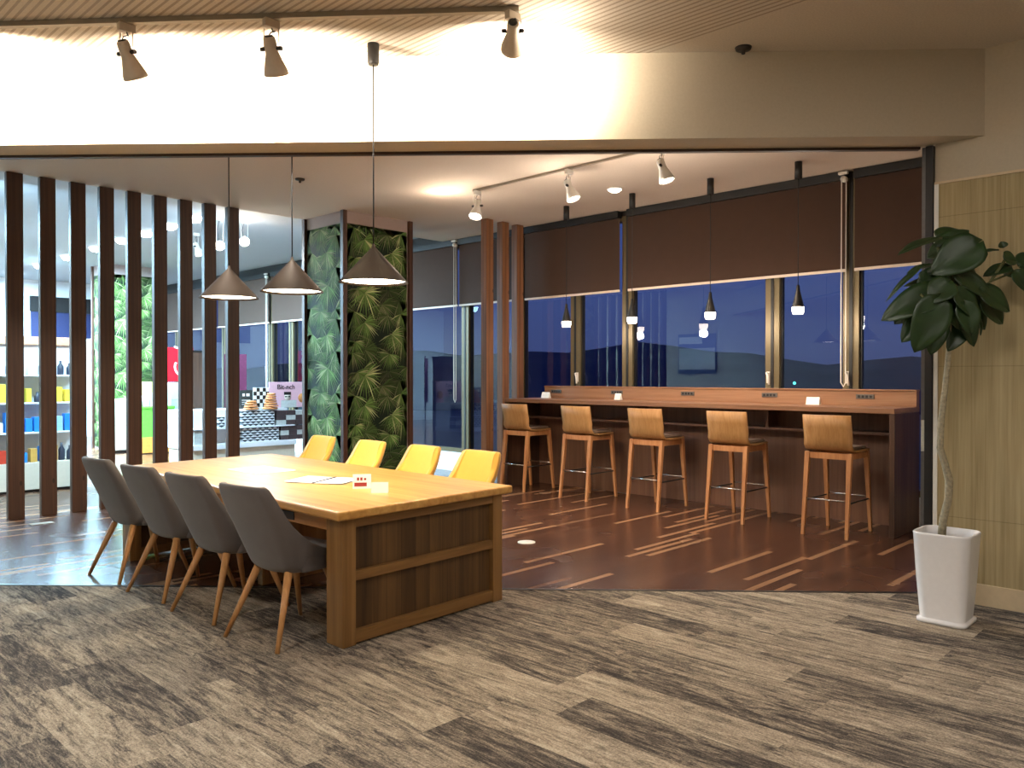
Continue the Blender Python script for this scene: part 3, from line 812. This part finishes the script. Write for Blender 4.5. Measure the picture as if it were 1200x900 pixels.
# inner track
X0 = 5.92
t = bm_new(); bx(t, X0-.016, X0+.016, 3.2, 6.28, ZI-.022, ZI-.001)
tag(obj('lighting_track', t, M['trackgrey']), 'thin ceiling track behind the beam, above the wood floor', 'lighting track')
for Y, aim, l, e in ((6.22, (-.35, -.15, -.8), 'inner spotlight nearest the palm-print pillar', 100),
                     (4.95, (.12, -.35, -.9), 'middle inner spotlight, hung above the bar stools', 100),
                     (3.90, (.10, -.30, -.9), 'rightmost inner spotlight, just under the beam', 100)):
    q = track_spot(l, (X0, Y, ZI-.022), aim, M['white'], group='spotlights on the inner track')
    light('SPOT', q, e, WARM, .04, aim, 120, .6, 'inner_spot'); light('POINT', q+Vector((-.05, .05, -.12)), 18, WARM2, .08, name='added_spot_glow')  # the point beside each head is added to brighten the inner ceiling
light('POINT', (5.74, 6.6, ZI-.15), 7.0, WARM, .05, name='added_lamp_spill')  # added point light for the hot spot on the inner ceiling
light('AREA', (5.4, 3.6, 1.9), 0.001, WARM, .1, (0, 0, 1), name='bounce') if False else None
# downlights
def downlight(label, X, Y, z, m, group=None, k=1.):
    p = thing('downlight', label, 'downlight', (X, Y, z), 0, group)
    r = bm_new(); lathe(r, [(.05*k, -.001), (.085*k, -.001), (.085*k, -.008), (.075*k, -.012), (.05*k, -.006)], 28, cap=False); obj('rim', r, M['white'], p)
    e = bm_new(); lathe(e, [(.0, -.004), (.072*k, -.004), (.070*k, -.016*k*k), (.045*k, -.034*k*k), (.0, -.040*k*k)], 28, cap=False); obj('lens', e, m, p)  # lens shape domed and widened to imitate bloom around the lamp
downlight('round recessed downlight in the ceiling above the bar', 6.93, 5.16, ZI, M['warmdown'])
light('SPOT', (6.93, 5.16, ZI-.03), 60, WARM, .06, (0, 0, -1), 110, .6, 'downlight')
ys_ = [10.55, 11.32, 12.15, 13.05, 14.2, 15.6, 17.2, 19.0]
nm_ = ['nearest', 'second nearest', 'third nearest', 'fourth nearest', 'fourth farthest', 'third farthest', 'second farthest', 'farthest']
for y, n in zip(ys_, nm_):
    downlight('%s of the cool white shop downlights seen between the slats' % n, 4.80, y, ZS+.04, M['cool'], 'cool downlights in the shop', 1.45)
for (x, y, e) in ((3.2, 12.4, 350), (2.0, 12.8, 900), (4.8, 14.8, 1200), (3.6, 17.6, 2600), (6.4, 12.4, 250)):
    light('AREA', (x, y, ZS-.02), e, COOLC, 1.2, (0, 0, -1), name='shop')
for (x, y, e) in ((2.3, 9.5, 230), (5.0, 9.4, 130)): light('AREA', (x, y, 3.1), e, COOLC, .5, (0, .62, -.78), name='added_shop_wash')  # added area lights without fixtures, brighten the shelf and sweets fronts
for (x, y, e) in ((3.2, 13.6, 8), (4.6, 16.6, 20)): light('POINT', (x, y, 3.0), e, COOLC, .12, name='added_shop_glow')  # added points without fixtures, lift the shop ceiling
# warm spots in the shop near the windows
for px, py, D, l in ((258, 296, 10.8, 'warm shop spotlight glowing behind the second slat post from the right'), (287, 291, 11.0, 'brightest warm shop spotlight, right of the slat screen')):
    q = at_depth(px, py, D); mz = ZS+.04
    track_spot(l, (q.x, q.y, mz), (-.42, -.82, -.38), M['white'], drop=max(.1, mz-q.z-.17))
q = at_depth(287, 291, 11.0); light('POINT', q+Vector((-.2, -.25, -.12)), 30, WARM, .06, name='shop_spot')
light('POINT', q+Vector((.1, .1, .2)), 4, WARM, .05, name='added_shop_spill')  # extra point added above the spotlight for glare on the ceiling
for px, py, D, l in ((231, 302, 12.0, 'unlit white shop spotlight between the seventh and eighth slat posts'),):
    q = at_depth(px, py, D); track_spot(l, (q.x, q.y, ZS+.04), (.2, -.3, -.8), M['white'], drop=max(.1, ZS-q.z-.17))
# general light of the carpeted lobby (rows of ceiling lamps behind the viewpoint)
for (x, y, e) in ((.3, -1.2, 46), (3.4, -1.4, 30), (-.4, 3.4, 60), (2.4, .9, 38)):
    light('AREA', (x, y, ZO-.03), e, (1, .93, .85), .7, (0, 0, -1), name='lobby')

# sprinklers / detectors
def sprinkler(label, px, py, zc):
    D = (zc-CAMH)*FPX/(HY-py); q = at_depth(px, py, D)
    p = bm_new(); lathe(p, [(.0, -.045), (.012, -.04), (.012, -.02), (.045, -.016), (.05, -.001), (.0, -.001)], 20, cap=False)
    tag(obj('sprinkler_head', p, M['bronze'], loc=(q.x, q.y, zc)), label, 'sprinkler')
sprinkler('small dark sprinkler head on the ceiling at upper right', 870, 57, ZO)
sprinkler('small dark sprinkler on the inner ceiling near the palm-print pillar', 352, 210, ZI)

# potted plant -----------------------------------------------------------------------
PX, PY = 5.03, 1.39
pl = thing('potted_fig_tree', 'tall fig tree with big round leaves in a white square pot', 'plant', (PX, PY, 0))
def rsq(hw, r, n=6):
    out = []
    for cx, cy, a0 in ((1, 1, 0), (-1, 1, 90), (-1, -1, 180), (1, -1, 270)):
        for k in range(n+1):
            a = R(a0+90*k/n); out.append((cx*(hw-r)+r*math.cos(a), cy*(hw-r)+r*math.sin(a)))
    return out
b = bm_new(); rings = []
for hw, z, r in ((.125, 0, .04), (.131, .003, .04), (.131, .022, .04), (.119, .026, .045), (.119, .03, .05), (.136, .25, .055), (.150, .50, .06), (.152, .51, .06), (.148, .515, .06), (.139, .512, .055), (.137, .46, .055)):
    rings.append([b.verts.new((x, y, z)) for x, y in rsq(hw, r)])
for A, B in zip(rings, rings[1:]):
    n = len(A)
    for k in range(n): f = b.faces.new((A[k], A[(k+1) % n], B[(k+1) % n], B[k])); f.smooth = True
b.faces.new(rings[0][::-1])
o = obj('pot', b, M['pot'], pl)
b = bm_new(); prism(b, rsq(.137, .055), .42, .455); obj('soil', b, M['soil'], pl)
DP = 4.58
org = Vector((PX, PY, 0))
def L3(px, py, dd=0): return at_depth(px, py, DP+dd)-org
b = bm_new()
pts = [(1104, 634, 0), (1106, 610, 0), (1112, 585, 0), (1113, 563, 0), (1108, 545, 0), (1102, 525, 0), (1103, 495, .0), (1107, 460, .02), (1110, 430, .02), (1113, 400, .02), (1112, 372, .02), (1110, 345, 0)]
tube(b, [L3(*p) for p in pts], [.022, .021, .020, .022, .019, .018, .017, .016, .015, .014, .012, .01], 12)
obj('trunk', b, M['bark'], pl)
b = bm_new()
for br in ([(1112, 385, .02), (1122, 360, .02), (1138, 345, -.02), (1160, 330, .0), (1190, 318, .02)], [(1110, 350, 0), (1103, 320, -.03), (1098, 290, -.02)], [(1110, 350, 0), (1118, 320, .02), (1125, 290, .03)], [(1111, 372, .02), (1095, 358, -.05), (1078, 345, -.06)], [(1112, 385, .02), (1128, 378, .02), (1150, 362, .04)], [(1160, 330, 0), (1180, 300, .02)]):
    tube(b, [L3(*p) for p in br], [.009-.001*i for i in range(len(br))], 8)
obj('branches', b, M['stem'], pl)
def leaf(p, q, wid, face, droop=.15, cup=.12):
    p, q = Vector(p), Vector(q); d = q-p; L = d.length; d.normalize()
    n = Vector(face); n = (n-d*n.dot(d)).normalized(); s = d.cross(n)
    b = bm_new(); nu, nv = 10, 8; g = []
    for i in range(nu+1):
        u = i/nu
        w = wid*(math.sin(PI*min(1, u**.72))**.62 if 0 < u < 1 else 0.02)*(1.0-.18*u)
        row = []
        for k in range(nv+1):
            v = k/nv*2-1
            back = -.10*L*abs(v)**1.5*(1-u)**3
            off = n*(cup*w*v*v-droop*L*u*u+.012*L*math.sin(9*u+3*abs(v))) if abs(v) > .01 else n*(-droop*L*u*u-.006)
            row.append(b.verts.new(p+d*(u*L+back)+s*(v*w)+off))
        g.append(row)
    for i in range(nu):
        for k in range(nv): f = b.faces.new((g[i][k], g[i][k+1], g[i+1][k+1], g[i+1][k])); f.smooth = True
    o = obj('leaf', b, M['leafm'], pl)
    so = o.modifiers.new('t', 'SOLIDIFY'); so.thickness = .0012
C = -VW
LV = [  # base px, tip px, depth, half width (m), facing (towards camera, right, up)
    ((1099, 279, 0), (1052, 290, -.06), .045, (.35, 0, .9)), ((1078, 312, -.02), (1036, 347, -.05), .018, (.6, -.6, .5)), ((1090, 310, .05), (1062, 316, .05), .028, (.4, 0, .9)),
    ((1100, 290, .06), (1136, 266, .06), .055, (.7, .1, .6)), ((1098, 276, .1), (1128, 266, .12), .05, (.6, 0, .7)), ((1146, 285, -.08), (1094, 318, -.1), .10, (.9, .1, .4)),
    ((1118, 318, -.04), (1173, 350, -.08), .062, (.8, -.2, .6)), ((1152, 350, .0), (1180, 378, .0), .075, (.9, .2, .3)), ((1105, 338, -.06), (1036, 369, -.1), .085, (.8, .2, .6)),
    ((1085, 365, -.06), (1058, 399, -.08), .062, (.9, -.2, .3)), ((1100, 350, -.12), (1076, 412, -.14), .095, (.95, 0, .2)), ((1128, 366, -.02), (1146, 405, -.04), .058, (.9, .1, .3)),
    ((1086, 318, -.02), (1088, 338, -.04), .05, (.8, 0, .5)), ((1110, 322, .03), (1130, 337, .03), .045, (.6, 0, .8)), ((1112, 345, -.05), (1130, 385, -.08), .075, (.9, .1, .3)),
    ((1102, 342, .04), (1098, 388, .04), .085, (.9, 0, .3)), ((1130, 345, .05), (1160, 385, .05), .075, (.9, 0, .4)), ((1130, 380, 0), (1112, 410, -.02), .05, (.9, -.2, .3)),
    ((1176, 302, .0), (1193, 305, .0), .05, (.8, .1, .5)), ((1182, 312, .02), (1153, 320, .0), .04, (.7, 0, .7)), ((1172, 316, .03), (1196, 322, .03), .05, (.7, 0, .6)),
    ((1190, 318, .0), (1206, 340, -.03), .055, (.8, 0, .5)), ((1152, 295, .06), (1170, 290, .06), .018, (.5, 0, .9)), ((1175, 290, .04), (1173, 283, .04), .03, (.8, 0, .5)),
    ((1195, 312, .03), (1222, 300, .03), .07, (.7, .2, .6)), ((1146, 370, .03), (1153, 392, .02), .025, (.7, .5, .3)), ((1075, 352, -.03), (1062, 385, -.02), .06, (.85, -.1, .4)),
    ((1120, 300, .08), (1150, 322, .1), .09, (.6, 0, .7)), ((1105, 320, .08), (1075, 345, .1), .08, (.7, 0, .6)), ((1118, 360, .08), (1148, 345, .12), .08, (.7, 0, .6)),
]
LV += [((1112, 330, -.1), (1090, 352, -.14), .07, (.8, 0, .5)), ((1120, 340, -.1), (1150, 372, -.12), .075, (.85, .2, .4)), ((1092, 352, .02), (1070, 392, .04), .08, (.9, 0, .3)),
       ((1085, 345, .06), (1046, 352, .1), .06, (.6, 0, .7)), ((1125, 366, .08), (1118, 400, .1), .08, (.9, 0, .3)), ((1098, 368, -.08), (1095, 415, -.12), .07, (.95, .1, .2)),
       ((1140, 350, .1), (1182, 350, .14), .07, (.7, 0, .7)), ((1110, 290, .12), (1085, 300, .16), .06, (.7, 0, .6)), ((1120, 285, .02), (1150, 300, .0), .07, (.8, 0, .5)),
       ((1150, 340, -.05), (1188, 362, -.06), .07, (.85, .1, .4)), ((1100, 330, .1), (1060, 330, .14), .05, (.5, 0, .85)), ((1130, 355, -.12), (1142, 392, -.15), .065, (.95, 0, .25)),
       ((1076, 350, .05), (1048, 378, .06), .06, (.8, -.1, .5)), ((1104, 360, .12), (1120, 385, .16), .08, (.8, 0, .4))]
for p, q, w, (fc, fr, fu) in LV: leaf(L3(*p), L3(*q), w*1.18, C*fc+RT*fr+UP*fu)

# shop stock behind the slats ------------------------------------------------------------
GY = 10.9
gx0, gx1 = 1.35, 3.58
gd = thing('gondola_shelf', 'white shop shelving unit with salmon header behind the left slats', 'shelving', (gx0, GY, 0))
W = gx1-gx0
obj('plinth', bx(bm_new(), 0, W, 0, .55, .03, .355, .004), M['cream'], gd)
obj('kick', bx(bm_new(), .03, W-.03, .03, .52, 0, .03), M['black'], gd)
obj('back_board', bx(bm_new(), 0, W, .5, .54, .355, 1.86), M['shelfw'], gd)
obj('header_board', bx(bm_new(), 0, W, .44, .50, 1.80, 1.90, .004), M['sand'], gd)
zsh = [.355, .72, 1.08, 1.42]
for z, dp in zip(zsh[1:], (.40, .34, .30)): obj('shelf', bx(bm_new(), 0, W, .5-dp, .5, z-.02, z, .002), M['shelfw'], gd)
pc = [S(30, 90, 190), S(40, 130, 215), S(240, 240, 242), S(226, 232, 236), S(240, 214, 70), S(206, 160, 80), S(190, 60, 40), S(40, 44, 60), S(150, 190, 220), S(236, 228, 206)]
pm = [plain('pack_%d' % i, c, .45, var=.06) for i, c in enumerate(pc)]
rowsn = ['bottom', 'second lowest', 'second highest', 'top']
pool = [[1, 0, 5, 5, 6, 6, 2, 7, 5, 9], [0, 1, 1, 4, 2, 3, 9, 8, 8, 1], [2, 2, 7, 4, 4, 2, 3, 8, 9], [2, 7, 3, 2, 2, 7, 3, 2]]
rnd = random.Random(5)
for r, z in enumerate(zsh):
    x = .04; i = 0; d0 = (.06, .14, .19, .23)[r]
    while x < W-.13:
        w = rnd.uniform(.07, .125); h = rnd.uniform(.11, .24); c = rnd.choice(pool[r]); i += 1
        t = bm_new()
        if c == 7:
            lathe(t, [(.0, 0), (.035, 0), (.037, .01), (.037, h*.6), (.015, h*.8), (.015, h), (0, h)], 14, Matrix.Translation((w/2, .06, 0)), cap=False); nmn, ca, lb = 'bottle', 'bottle', 'dark bottle on the %s shelf of the white shop unit' % rowsn[r]
        else:
            bx(t, 0, w-.015, 0, .12, 0, h, .004); nmn, ca = 'product_box', 'box'
            lb = '%s packet on the %s shelf of the white shop unit' % (['blue', 'bright blue', 'white', 'pale grey', 'yellow', 'tan', 'red', '', 'pale blue', 'cream'][c], rowsn[r])
        tag(obj(nmn, t, pm[c], loc=(gx0+x, GY+d0, z+.0005)), lb, ca, '%s on the %s shelf of the shop unit' % (lb.split(' on ')[0]+'s', rowsn[r]))
        x += w+rnd.uniform(.002, .02)
# far wall dressing
t = thing('far_window_panel', 'dark window with black blind on the far shop wall, behind the left slats', 'panel', (on_y(36, YF), YF-.04, 2.28))  # far window, its dusk view put into the navy face colour
w = on_y(83, YF)-on_y(36, YF)+.5
obj('screen_face', bx(bm_new(), 0, w, 0, .03, 0, .56), M['navy'], t); obj('black_valance', bx(bm_new(), -.02, w+.02, -.03, .03, .56, .9), M['black'], t)

# cooler, green display and red-topped case
X, Y = P2(146, 531)
c = thing('chest_cabinet', 'white cabinet with rounded front standing left of the lime green display', 'cabinet', (X-.25, Y, 0))
obj('cabinet_body', bx(bm_new(), 0, .62, 0, .6, .05, .98, .04), M['white'], c); obj('kick', bx(bm_new(), .03, .59, .03, .57, 0, .05), M['black'], c); obj('lid_line', bx(bm_new(), -.003, .623, -.003, .05, .50, .512), M['greybox'], c)
X, Y = P2(178, 532)
g = thing('product_display', 'lime green display stand with orange foot behind the slats', 'display stand', (X-.3, Y, 0))
obj('base', bx(bm_new(), 0, .72, 0, .4, .02, .30, .005), M['orange'], g); obj('kick', bx(bm_new(), .02, .70, .02, .38, 0, .02), M['black'], g); obj('body', bx(bm_new(), 0, .72, .02, .4, .30, .82, .005), M['green'], g)
obj('tray', bx(bm_new(), 0, .72, 0, .4, .82, .86, .004), M['green'], g); obj('poster_back', bx(bm_new(), .02, .70, .30, .34, .86, 1.30, .004), M['lime'], g)
t = bm_new()
for i in range(5): bx(t, .04+.13*i, .15+.13*i, .06, .24, .86, 1.0+.05*((i*7) % 3), .004)
obj('stock', t, M['white'], g)
X, Y = P2(214, 527)
f = thing('drinks_case', 'white drinks case topped by a red sign with white script', 'drinks case', (X-.28, Y, 0))
obj('case_body', bx(bm_new(), 0, .85, 0, .6, 0, 1.28, .01), M['glassblue'], f)
obj('shelf_lines', (lambda t: [bx(t, .03, .82, -.006, .0, z, z+.012) for z in (.3, .52, .74, .96)] and t)(bm_new()), M['greybox'], f)
sg = obj('red_sign', bx(bm_new(), 0, .50, .02, .12, 1.30, 1.95, .006), M['red'], f)
lettering('Cola', .40, .3, M['white'], sg, (.40, .017, 1.33), (PI/2, R(-90), 0))

# sweets display right of the slats
DY = 10.5; dx0 = on_y(226, DY); dx1 = 6.3
dd = thing('sweets_table', 'pale display table stacked with boxes between slats and palm-print pillar', 'display table', (dx0, DY, 0))
W = dx1-dx0
obj('table_body', bx(bm_new(), .02, W, .03, .8, 0, .40), M['cream'], dd); obj('table_edge', bx(bm_new(), 0, W+.01, 0, .82, .40, .47, .004), M['shelfw'], dd)
obj('step', bx(bm_new(), 0, W, .24, .8, .47, .93, .004), M['shelfw'], dd)
def xat(px, Y=DY): return on_y(px, Y)
def stacked(name, m, px0, px1, y, z0, nx, nz, h, dp, lab, cat, grp, cols=None):
    a, b = xat(px0, y), xat(px1, y); w = (b-a)/nx
    for i in range(nx):
        for k in range(nz):
            t = bm_new(); bx(t, .003, w-.003, 0, dp, 0, h-.002, .002)
            lv = ['bottom', 'second', 'third', 'top'][k if nz > 1 else 0]; cn = ['leftmost', 'second', 'third', 'fourth', 'fifth'][i]
            mm = m if not cols else cols[(i*2+k) % len(cols)]
            tag(obj(name, t, mm, loc=(a+w*i, y, z0+h*k+.0005)), lab % (lv, cn), cat, grp)
stacked('patterned_box', M['hatch'], 283.5, 327, DY+.05, .47, 3, 3, .068, .17, '%s box in the %s lower stack of black and white patterned boxes', 'box', 'patterned boxes, lower row')
stacked('patterned_box', M['hatch'], 283.5, 321, DY+.242, .7, 3, 3, .068, .17, '%s box in the %s upper stack of black and white patterned boxes', 'box', 'patterned boxes, upper row') if False else None
obj('riser', bx(bm_new(), 0, W, .13+.1, .245, .47, .68), M['shelfw'], dd)
stacked('patterned_box', M['hatch'], 283.5, 321, DY+.27, .9305, 3, 3, .06, .17, '%s box in the %s stack of patterned boxes on the upper step', 'box', 'patterned boxes, upper step') if False else None
# the step's front is lined with upright trays of boxes
obj('step_ledge', bx(bm_new(), 0, W, .20, .24, .68, .70), M['shelfw'], dd)
stacked('patterned_box', M['hatch'], 283.5, 322, DY+.06, .69, 3, 3, .075, .12, '%s box in the %s upper stack of black and white patterned boxes', 'box', 'patterned boxes, upper row')
stacked('chocolate_box', M['darkbox'], 329, 357.5, DY+.05, .47, 3, 3, .068, .17, '%s dark box in the %s lower stack by the palm-print pillar', 'box', 'dark boxes, lower row', [M['darkbox'], M['greybox'], M['darkbox'], M['darkbox']])
stacked('chocolate_box', M['darkbox'], 324, 357.5, DY+.06, .69, 3, 3, .07, .12, '%s dark box in the %s upper stack by the palm-print pillar', 'box', 'dark boxes, upper row', [M['greybox'], M['darkbox'], M['darkbox']])
obj('front_lip', bx(bm_new(), 0, W, .03, .2, .685-.012, .688), M['shelfw'], dd)
stacked('white_drawer', M['greybox'], 227, 241, DY+.05, .47, 1, 2, .095, .17, '%s pale grey box in the %s stack seen between the two right slats', 'box', 'pale boxes between the right slats')
stacked('patterned_box', M['hatch'], 256, 263.5, DY+.05, .69, 1, 2, .08, .12, '%s patterned box in the %s stack between the last two slats', 'box', 'patterned boxes between the last two slats')
# biscuits, signs
SYY = DY+.34
def board(name, label, px0, px1, z0, z1, m, y=SYY, cat='sign'):
    a, b = xat(px0, y), xat(px1, y)
    o = thing(name, label, cat, ((a+b)/2, y, z0)); obj('board', bx(bm_new(), -(b-a)/2, (b-a)/2, 0, .02, 0, z1-z0, .002), m, o); return o, (b-a)
o, w = board('slate_sign', 'small black sign beside the piled biscuits', 281, 296, .931, 1.20, M['slate'])
t = bm_new()
for z in (.06, .09, .12): bx(t, -w*.35, w*.3, -.003, 0, z, z+.008)
bx(t, -w*.3, -w*.12, -.003, 0, .18, .22); bx(t, .0, w*.25, -.003, 0, .18, .22)
obj('white_print', t, M['paper'], o)
o, w = board('checked_board', 'black and white checked board behind the piled biscuits', 297, 315, .931, 1.235, M['paper'])
t = bm_new(); cs = w/5
for i in range(5):
    for k in range(5):
        if (i+k) % 2: bx(t, -w/2+i*cs, -w/2+(i+1)*cs, -.003, 0, .02+k*.056, .02+(k+1)*.056)
obj('check_print', t, M['frameblk'], o)
for i, (px, n, lb) in enumerate(((298, 4, 'low pile of orange biscuits beside the black sign'), (307, 7, 'taller pile of orange biscuits in front of the checked board'))):
    t = bm_new(); rr = random.Random(i)
    for k in range(n):
        s = 1-.5*k/n
        lathe(t, [(.0, 0), (.10*s, .004), (.115*s, .017), (.10*s, .03), (.0, .033)], 16, Matrix.Translation((rr.uniform(-.01, .01), rr.uniform(-.01, .01), k*.034)), cap=False)
    tag(obj('biscuit_pile', t, M['biscuit'], loc=(xat(px, DY+.26)+(0, .02)[i], DY+.36-.0, .931)) if False else obj('biscuit_pile', t, M['biscuit'], loc=(xat(px, DY+.12)+(-.05, .14)[i], DY+.125+.0, .92)), lb, 'biscuits', kind='stuff')
o, w = board('pink_poster_board', 'pink poster board with black lettering beside the palm-print pillar', 315.5, 359, .931, 1.315, M['pink'])
t = bm_new()
bx(t, -.19*w, .22*w, -.004, 0, .0, .11, .004)
obj('grey_print', t, M['greybox'], o)
t = bm_new(); lathe(t, [(0, 0), (.055, 0), (.055, .004), (0, .004)], 20, Matrix.Translation((-.02*w, -.001, .16)) @ Matrix.Rotation(PI/2, 4, 'X'), cap=False); obj('face_print', t, M['skin'], o)
t = bm_new(); bx(t, -.02*w-.058, -.02*w+.058, -.007, -.001, .19, .235, .002); bx(t, -.02*w-.045, -.02*w-.006, -.007, -.001, .155, .172); bx(t, -.02*w+.006, -.02*w+.045, -.007, -.001, .155, .172); obj('hair_print', t, M['frameblk'], o)
t = bm_new(); lathe(t, [(0, 0), (.07, 0), (.07, .004), (0, .004)], 20, Matrix.Translation((.38*w, -.001, .14)) @ Matrix.Rotation(PI/2, 4, 'X'), cap=False); obj('biscuit_print', t, M['biscuit'], o)
lettering('Bit-nch', .105, 0, M['frameblk'], o, (-.30*w, -.003, .275), (PI/2, 0, 0))
# maroon banner by the windows
a = at_depth(276, 415, 12.6)
t = thing('hanging_banner', 'maroon banner on a stand behind the last slat post', 'banner', (a.x, a.y, 0), R(-40))
obj('cloth', bx(bm_new(), -.17, .17, -.006, .006, .9, a.z, .002), M['maroon'], t); obj('pole', rod(bm_new(), (0, .02, 0.02), (0, .02, a.z+.05), .012), M['black'], t); obj('foot', bx(bm_new(), -.15, .15, -.12, .14, 0, .02, .004), M['black'], t)
# dark till block
a = at_depth(234, 413, 12.2)
t = thing('dark_cabinet', 'dark cabinet between the two right slat posts, in the shop', 'cabinet', (a.x, a.y, 0))
obj('cabinet_body', bx(bm_new(), -.14, .14, 0, .3, 0, a.z, .006), M['barend'], t); obj('cabinet_top', bx(bm_new(), -.15, .15, -.01, .31, a.z, a.z+.03, .004), M['black'], t)

# world -------------------------------------------------------------------------------------
wd = bpy.data.worlds.new('dusk'); SC.world = wd; wd.use_nodes = True
k = N(wd)
tc = k.n('ShaderNodeTexCoord'); sp = k.n('ShaderNodeSeparateXYZ'); k.l(tc.outputs['Generated'], sp.inputs[0])
colr = k.ramp(sp.outputs[2], [(0, (.034, .046, .125, 1)), (.12, (.038, .058, .165, 1)), (.5, (.02, .036, .125, 1))])
bg = k.n('ShaderNodeBackground'); k.l(colr, bg.inputs[0]); bg.inputs[1].default_value = 1.5
ow = k.n('ShaderNodeOutputWorld'); k.l(bg.outputs[0], ow.inputs[0])

# camera ---------------------------------------------------------------------------------------
cam = bpy.data.cameras.new('camera'); co = bpy.data.objects.new('camera', cam); COL.objects.link(co)
cam.sensor_width = 36; cam.lens = FPX/1200*36; cam.clip_end = 3000
co.location = (0, 0, CAMH)
co.rotation_euler = (PI/2-math.atan((450-HY)/FPX), 0, TH-PI/2)
SC.camera = co
vs = SC.view_settings; vs.view_transform = 'Standard'; vs.look = 'None'; vs.gamma = 1; vs.use_curve_mapping = False; vs.exposure = 0
SC.cycles.use_denoising = True
SC.cycles.sample_clamp_indirect = 6
SC.cycles.max_bounces = 10
